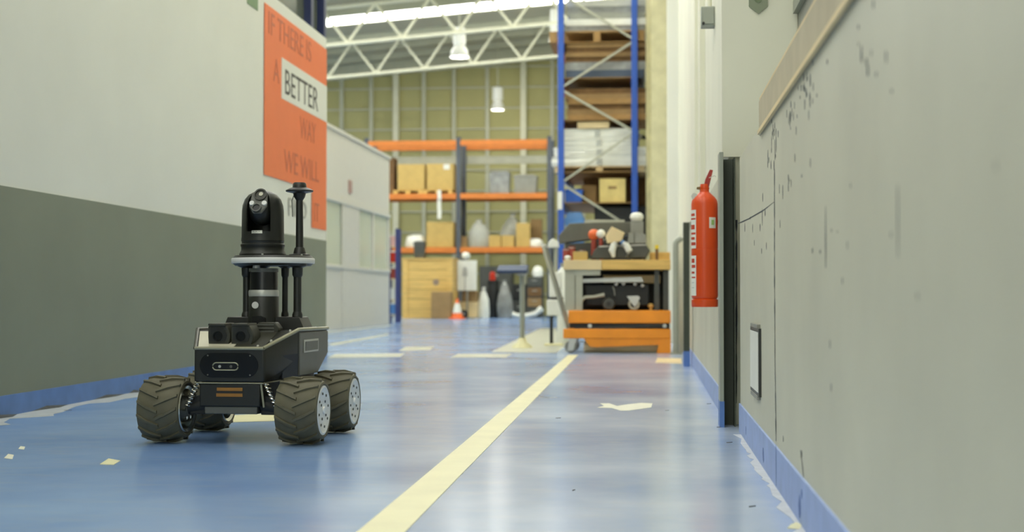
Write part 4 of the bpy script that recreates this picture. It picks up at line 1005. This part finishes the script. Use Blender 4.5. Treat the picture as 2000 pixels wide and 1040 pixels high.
# ------------------------------------------------------------------ the robot
gA, gB = ground(309, 866), ground(584, 866)
RZ = math.radians(-2.4)
fa = (gA + gB) / 2
WB = 0.43; TR = (gB - gA).length
base = fa + Vector((.021, 0, 0)) + Matrix.Rotation(RZ, 4, 'Z') @ Vector((0, WB / 2, 0))
rb = thing('inspection_robot', (base.x, base.y, 0), 'black four-wheeled inspection robot with camera dome and antenna on blue floor', 'robot', rz=RZ)
Rw, Tw = 0.117, 0.15
def wheel(x, y, side):
    """side +1: outer face to +x"""
    hw = Tw / 2
    half = [(.1095, 0), (.109, hw * .3), (.107, hw * .6), (.1025, hw * .85), (.097, hw * .97), (.090, hw), (.084, hw - .004), (.080, hw - .02)]
    prof = [(r_, -h_) for r_, h_ in half[:0:-1]] + half
    mb = MB().lathe([(r_, h_) for r_, h_ in prof], axis='x', n=48)
    n = 14
    for k in range(n):
        for s in (-1, 1):
            a = 2 * pi * (k + (.5 if s > 0 else 0)) / n
            pts = []
            for u, da, r0_, r1_ in ((-.006, .03, .106, .1165), (.034, -.12, .104, .1165), (hw * .93, -.30, .094, .1085)):
                for dd in (-.062, .062):
                    for r_ in (r0_, r1_):
                        ang = a + da + dd * (1 if r_ == r0_ else .62)
                        # axis x lathe: (h, u, v) -> y = r cos, z = r sin ; front of the wheel is -y
                        pts.append((s * u, r_ * math.cos(ang), r_ * math.sin(ang)))
            mb2 = MB().hull(pts[:8]); mb._merge(mb2.bm)
            mb2 = MB().hull(pts[4:]); mb._merge(mb2.bm)
    t = mb.build('tyre', M_rubber, rb)
    t.location = (x, y, Rw)
    # outer rim
    o = side * (hw - .003)
    rim = MB().lathe([(0, o), (.074, o), (.078, o + side * .003), (.085, o + side * .001), (.085, o - side * .02)], axis='x', n=36).build('rim', M_rim, t)
    for k in range(8):
        a = 2 * pi * k / 8 + .2
        for r_ in (.058,) + ((.034,) if k % 2 else ()):
            MB().lathe([(0, 0), (.0045, 0), (.0045, side * .002), (0, side * .002)], axis='x', c=(o + side * .0005, r_ * math.cos(a), r_ * math.sin(a)), n=8).build('bolt_hole', M_dgrey, rim)
    MB().lathe([(0, o + side * .006), (.012, o + side * .006), (.014, o)], axis='x', n=16).build('hub_cap', M_rim, rim)
    # inner rim, deep chrome dish with hub
    i = -side * hw
    inn = MB().lathe([(.084, i * .93), (.080, i * 1.0), (.070, i * .92), (.064, i * .35), (.02, i * .3), (0, i * .3)], axis='x', n=36).build('inner_rim', M_chrome, t)
    MB().lathe([(.045, i * .35), (.040, i * .9), (.025, i * 1.1), (0, i * 1.1)], axis='x', n=20).build('hub_motor', M_dgrey, inn)
    for k in range(6):
        a = 2 * pi * k / 6
        MB().lathe([(.006, i * .85), (.006, i * 1.05), (0, i * 1.05)], axis='x', c=(0, .035 * math.cos(a), .035 * math.sin(a)), n=8).build('bolt', M_chrome, inn)
    return t
for x, s in ((-TR/2, -1), (TR/2, 1)):
    for y in (-WB/2, WB/2): wheel(x, y, s)
for y in (-WB/2, WB/2):
    for s in (-1, 1):
        MB().tube([(s * .10, y, Rw + .015), (s * (TR/2 - .05), y, Rw)], .026, 14).build('axle', M_blk2, rb)
        A_, B_ = Vector((s * .115, y - .035, Rw + .10)), Vector((s * .160, y - .03, Rw + .01))
        MB().tube([A_.lerp(B_, t_ / 60) + Vector((.010 * math.cos(t_ * .75), .010 * math.sin(t_ * .75), 0)) for t_ in range(61)], .0028, 6).build('coil_spring', M_chrome, rb)
        MB().hull([(s * x_, y + y_, z_) for x_, z_ in ((.10, .10), (.15, .10), (.168, .125), (.15, .16), (.10, .17)) for y_ in (-.02, .02)]).build('suspension_arm', M_blk2, rb, bevel=.003)
# shell
zN0, zN1, zD = .215, .328, .387
MB().hull([(s * .122, -.275, z) for s in (-1, 1) for z in (zN0, zN1)] + [(s * .128, -.262, z) for s in (-1, 1) for z in (zN0, zN1)] + [(s * .185, -.075, zD) for s in (-1, 1)] + [(s * .185, -.075, zD - .10) for s in (-1, 1)] + [(s * .14, -.075, zN0) for s in (-1, 1)]).build('nose_shell', M_rob, rb, bevel=.011)
MB().hull([(s * .185, y, z) for s in (-1, 1) for y, z in ((-.075, zD), (-.075, .285), (.315, .292), (.315, zD - .004))] + [(0, .33, z) for z in (.292, zD - .004)]).build('rear_shell', M_rob, rb, bevel=.006)
for s in (-1, 1):
    sp = MB().hull([(s * x, y, z) for x in (.150, .1885) for y, z in ((-.066, zD - .008), (-.066, .225), (.17, .225), (.235, .290), (.312, .294), (.312, zD - .010))]).build('side_panel', M_robg, rb, bevel=.003)
    MB().box(*sorted((s * .1885, s * .1915)), -.02, .17, .305, .352).build('badge_frame', M_silver, sp, bevel=.003)
    MB().box(*sorted((s * .191, s * .1935)), -.006, .156, .312, .345).build('badge_plate', M_robg, sp, bevel=.001)
    MB().hull([(s * (x - d_), y, z) for d_ in (0, .03) for x, y, z in ((.158, -.165, .302), (.1865, -.080, .306), (.182, -.072, .224), (.150, -.150, .220))]).build('wheel_arch', M_lens, rb, smooth=False)  # flat black piece stands for the shade of the arch recess
MB().hull([(s * .15, y, z) for s in (-1, 1) for y in (-.07, .26) for z in (.17, .30)] + [(s * .10, y, .14) for s in (-1, 1) for y in (-.22, .26)] + [(s * .11, -.22, .28) for s in (-1, 1)]).build('chassis', M_blk2, rb, bevel=.004)
lo = MB().hull([(s * .107, -.268, z) for s in (-1, 1) for z in (.13, .208)] + [(s * .125, -.2, z) for s in (-1, 1) for z in (.13, .212)]).build('bumper', M_rob, rb, bevel=.004)
for k, z in enumerate((.184, .164)): MB().box(-.045 - .002 * k, .046, -.2705, -.268, z, z + .011).build('amber_strip', M_amber, lo, smooth=False)
MB().box(-.092, .096, -.262, -.1, .104, .130).build('skid_plate', M_robg, rb, bevel=.003)
MB().tube([(-.118, -.27, .2105), (.118, -.27, .2105), (.152, -.1, .2145)], .0028, 8).build('lower_edge', M_edge, rb)
MB().bar((.111, -.266, .207), (.120, -.262, .128), .006, .006).build('corner_edge', M_edge, rb)
# edge reflections put into the colour: right and front pale, left dark
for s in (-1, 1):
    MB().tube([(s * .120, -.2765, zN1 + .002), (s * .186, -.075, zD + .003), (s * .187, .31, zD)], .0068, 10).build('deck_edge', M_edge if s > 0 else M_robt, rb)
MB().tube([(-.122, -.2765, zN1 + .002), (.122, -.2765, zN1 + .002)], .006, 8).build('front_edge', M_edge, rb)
# deck skins on the slope
def slope_z(y): return zN1 + (zD - zN1) * (y + .275) / .2
def skin(xa, xb, ya_, yb2, m, name, up=.003):
    P = [(x, y, slope_z(y) + d) for x in (xa, xb) for y in (ya_, yb2) for d in (0, up)]
    return MB().hull(P).build(name, m, rb, smooth=False)
MB().hull([(x, y, slope_z(y) + d) for x, y in ((-.114, -.264), (.012, -.264), (.012, -.10), (-.168, -.10)) for d in (0, .004)]).build('deck_sheen', M_sheen, rb, smooth=False)  # pale skin: bright reflection on the deck put into the colour
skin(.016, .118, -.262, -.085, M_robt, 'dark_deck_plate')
for x, y in ((.095, -.255), (.125, -.2), (-.10, -.11), (.16, -.09), (-.02, -.11), (.17, .0), (.17, .2)):
    z = slope_z(y) if y < -.075 else zD
    MB().lathe([(.005, z), (.005, z + .005), (.003, z + .008), (0, z + .008)], c=(x, y, 0), n=10).build('screw', M_silver, rb)
# front panel, slot camera
def stadium(hw_, hh_, n=10):
    P = []
    for k in range(n + 1): t = -pi/2 + pi * k / n; P.append((hw_ - hh_ + hh_ * math.cos(t), hh_ * math.sin(t)))
    for k in range(n + 1): t = pi/2 + pi * k / n; P.append((-hw_ + hh_ + hh_ * math.cos(t), hh_ * math.sin(t)))
    return P
fp = MB().poly([(x, -.2755, .272 + z) for x, z in stadium(.104, .042)], (0, -.002, 0)).build('front_window', M_gloss, rb)
S = stadium(.045, .0125); cxs, czs = -.012, .268
MB().tube([(cxs + x, -.279, czs + z) for x, z in S + S[:1]], .0022, 6, cap=False).build('slot_bezel', M_edge, fp)
sl = MB().poly([(cxs + x, -.2775, czs + z) for x, z in stadium(.043, .011)], (0, -.0008, 0)).build('camera_slot', M_lens, fp)
for x in (-.02, .02): MB().lathe([(0, 0), (.005, 0), (.005, -.0015), (0, -.0015)], axis='y', c=(cxs + x, -.2785, czs), n=12).build('lens', M_robg if x > 0 else M_silver, sl)
for sx in (-1, 1):
    for sz in (-1, 1): MB().lathe([(0, 0), (.003, 0), (.003, -.001), (0, -.001)], axis='y', c=(sx * .075, -.2778, .272 + sz * .033), n=8).build('screw', M_robg, fp)
# two hooded sensor boxes
for xc in (-.050, .032):
    yf = -.235
    zb_ = slope_z(yf + .03)
    h = .062
    s = MB().hull([(xc + a, yf + y_, z) for a, z in ((-.037, zb_ - .02), (.030, zb_ - .02), (.040, zb_ + .012), (.040, zb_ + .03), (.024, zb_ + h), (-.034, zb_ + h), (-.040, zb_ + h - .008), (-.040, zb_ + .02)) for y_ in (0, .085)]).build('sensor_pod', M_robt, rb, bevel=.003)
    MB().hull([(xc + a, yf + y_, z) for a, z in ((-.036, zb_ + h - .004), (.026, zb_ + h - .004), (.024, zb_ + h + .004), (-.034, zb_ + h + .004)) for y_ in (-.014, .09)]).build('hood', M_robt, s, bevel=.002)
    MB().poly([(xc - .005 + x, yf - .001, zb_ + .024 + z) for x, z in ((-.028, -.022), (.026, -.022), (.034, 0), (.022, .026), (-.026, .026))], (0, -.0012, 0)).build('face_plate', M_rob, s, smooth=False)
    MB().lathe([(.017, 0), (.017, -.006), (.013, -.006), (.012, -.002), (0, -.002)], axis='y', c=(xc - .004, yf - .001, zb_ + .022), n=20).build('lens', M_gloss, s)
    MB().box(xc - .034, xc + .028, yf - .006, yf, zb_ - .014, zb_ - .008).build('foot_lip', M_rob, s, smooth=False)
# ribbed hatch
xc, yh, zb_ = .074, -.10, .372
hb_ = MB().hull([(xc + a, yh + y_, zb_ + z) for a, z in ((-.032, 0), (.034, 0), (.048, .014), (.048, .024), (.032, .044), (-.026, .044), (-.042, .022), (-.042, .012)) for y_ in (0, .05)]).build('ribbed_hatch', M_robt, rb, bevel=.003)
for z in (.012, .024, .036): MB().box(xc - .030, xc + .030, yh - .003, yh, zb_ + z - .003, zb_ + z + .002).build('rib', M_robg, hb_, smooth=False)
# mounts
YM = .03
for xa, xb in ((-.132, -.030), (.050, .178)):
    MB().hull([(x, YM + y_, z) for (x, z) in ((xa, zD - .004), (xb, zD - .004), (xb - (.022 if xb > .1 else .0), zD + .046), (xa + (.020 if xa < 0 else .0), zD + .046)) for y_ in (0, .12)]).build('mount_block', M_robt if False else M_rob, rb, bevel=.003)
# lidar
lc = (.018, .05, 0)
ld = MB().lathe([(.055, zD), (.055, .505), (.053, .508), (0, .508)], c=lc, n=36).build('lidar_base', M_rob, rb)
MB().lathe([(.054, .508), (.055, .512), (.055, .526), (.053, .531), (0, .531)], c=lc, n=36).build('silver_band', M_silver, ld)
MB().lathe([(.051, .531), (.051, .596), (0, .596)], c=lc, n=36).build('scan_window', M_lens, ld)
MB().lathe([(.053, .596), (.054, .600), (.053, .610), (0, .610)], c=lc, n=36).build('top_ring', M_robg, ld)
MB().lathe([(.014, .610), (.012, .624), (0, .624)], c=(.006, 0.0, 0), n=14).build('top_knob', M_silver, ld)
MB().lathe([(0, 0), (.0125, 0), (.0125, .003), (0, .003)], axis='y', c=(.004, -.0065, .476), n=20).build('round_emblem', M_led, ld)
MB().hull([(x, y_, z) for x, z in ((-.008, zD), (.044, zD), (.042, .43), (.028, .437), (-.006, .437)) for y_ in (-.009, .02)]).build('cable_port', M_lens, ld, smooth=False)
for x, y in ((-.049, .06), (.142, .06), (.062, .17), (-.022, .17)):
    s_ = 1.0 if y < .1 else .75
    p = MB().tube([(x, y, zD), (x, y, .632)], .0145 * s_, 14).build('mast_post', M_rob, rb)
    MB().lathe([(.019 * s_, .43), (.019 * s_, .442), (.015 * s_, .452)], c=(x, y, 0), n=16).build('lower_collar', M_rob, p)
    MB().lathe([(.015 * s_, .578), (.019 * s_, .586), (.020 * s_, .612), (.034 * s_, .618), (.036 * s_, .628), (0, .628)], c=(x, y, 0), n=18).build('upper_collar', M_rob, p)
# round plate
dc = (.038, .10, 0)
RP = .152
MB().lathe([(0, .620), (RP - .014, .620), (RP - .006, .628), (0, .628)], c=dc, n=56).build('lower_plate', M_rob, rb)
MB().lathe([(0, .628), (RP - .002, .628), (RP, .631), (RP, .645), (RP - .002, .648), (0, .648)], c=dc, n=56).build('light_ring', M_led, rb)
up = MB().lathe([(0, .648), (RP - .004, .648), (RP - .012, .657), (0, .657)], c=dc, n=56).build('upper_plate', M_rob, rb)
for x, y in ((-.09, .05), (.16, .05), (.038, -.03)):
    MB().lathe([(.004, .657), (.004, .662), (0, .662)], c=(x, y, 0), n=8).build('screw', M_silver, up)
# camera dome
pc = (-.002, .10, 0); Z0 = .657
cb_ = MB().lathe([(.084, Z0), (.086, Z0 + .006), (.082, Z0 + .014), (.079, Z0 + .02), (.079, Z0 + .032), (.081, Z0 + .035), (.081, Z0 + .042), (.077, Z0 + .045), (.077, Z0 + .052), (.079, Z0 + .055), (.078, Z0 + .068), (0, Z0 + .068)], c=pc, n=44).build('dome_base', M_rob, rb)
# yoke: domed shell with an opening at the front
ymb = MB(); zc = Z0 + .068; HT = .925 - .02 - zc
prof = [(.0775, 0), (.0775, .02), (.077, .06), (.0765, .098), (.074, .118), (.066, .140), (.052, .157), (.034, .167), (.015, .171), (0.001, .1715)]
a_open = .62; ca = -pi/2 + .06
ymb.lathe([(r_, zc + h_) for r_, h_ in prof[:2]], c=pc, n=44)
ymb.lathe([(r_, zc + h_) for r_, h_ in prof[1:]], c=pc, n=40, a0=ca + a_open, a1=ca - a_open + 2*pi)
ymb.lathe([(max(.001, r_ - .006), zc + h_) for r_, h_ in prof[1:]], c=pc, n=40, a0=ca + a_open, a1=ca - a_open + 2*pi)
ymb.lathe([(.0775, zc + .02), (.0, zc + .02)], c=pc, n=44)
yk = ymb.build('yoke_shell', M_rob, rb)
# tilted camera head
th = MB().sphere((0, 0, 0), .062, sx=.82, sy=.95, sz=1.0, n=28)
hd = th.build('camera_head', M_rob, rb)
hd.location = (pc[0] + .002, pc[1] - .010, zc + .104); hd.rotation_euler = (math.radians(-26), 0, math.radians(2))
MB().hull([(x, -.052 - d, z) for d in (0, .008) for x, z in ((-.034, -.02), (-.030, .030), (-.018, .044), (.018, .044), (.030, .030), (.034, -.02), (.016, -.050), (-.016, -.050))]).build('face_plate', M_robg, hd, bevel=.004)
MB().lathe([(.024, -.058), (.024, -.066), (.019, -.066), (.017, -.061), (0, -.061)], axis='y', c=(.004, 0, .026), n=24).build('main_lens', M_robt, hd)
MB().lathe([(0, -.064), (.008, -.064), (.008, -.0615)], axis='y', c=(.006, 0, .028), n=14).build('lens_glint', M_sheen, hd)
for x in (-.023, .023): MB().lathe([(0, -.066), (.009, -.066), (.010, -.060)], axis='y', c=(x, 0, -.010), n=16).build('spot_light', M_led, hd)
MB().lathe([(.017, -.056), (.017, -.072), (.0135, -.072), (.012, -.066), (0, -.066)], axis='y', c=(-.002, 0, -.032), n=22).build('thermal_lens', M_robg, hd)
MB().lathe([(0, -.0668), (.0118, -.0668), (.0118, -.066)], axis='y', c=(-.002, 0, -.032), n=18).build('thermal_glass', M_lens, hd)
MB().lathe([(.0782, zc + .012), (.0770, zc + .0225), (.066, zc + .0235)], c=pc, n=10, a0=ca - .30, a1=ca + .22).build('lip_rim', M_silver, yk)
# antenna
ac = (.132, .12, 0)
an = MB().tube([(ac[0], ac[1], Z0), (ac[0] - .001, ac[1], .87)], [.0145, .0125], 16).build('antenna_pole', M_rob, rb)
MB().lathe([(.040, Z0), (.039, Z0 + .005), (.024, Z0 + .008), (.019, Z0 + .028), (.016, Z0 + .032)], c=ac, n=20).build('pole_socket', M_rob, an)
zA = .862
MB().lathe([(.0125, zA), (.020, zA + .012), (.022, zA + .02), (.024, zA + .026), (.050, zA + .032), (.051, zA + .037), (.040, zA + .043), (.026, zA + .048), (.024, zA + .062), (.020, zA + .066), (0, zA + .067)], c=(ac[0] - .001, ac[1], 0), n=28).build('antenna_head', M_rob, an)
MB().tube([(ac[0] - .02, ac[1], zA + .024), (ac[0] - .03, ac[1], zA - .0), (ac[0] - .027, ac[1], zA - .06)], .002, 6).build('thin_wire', M_grey, an)
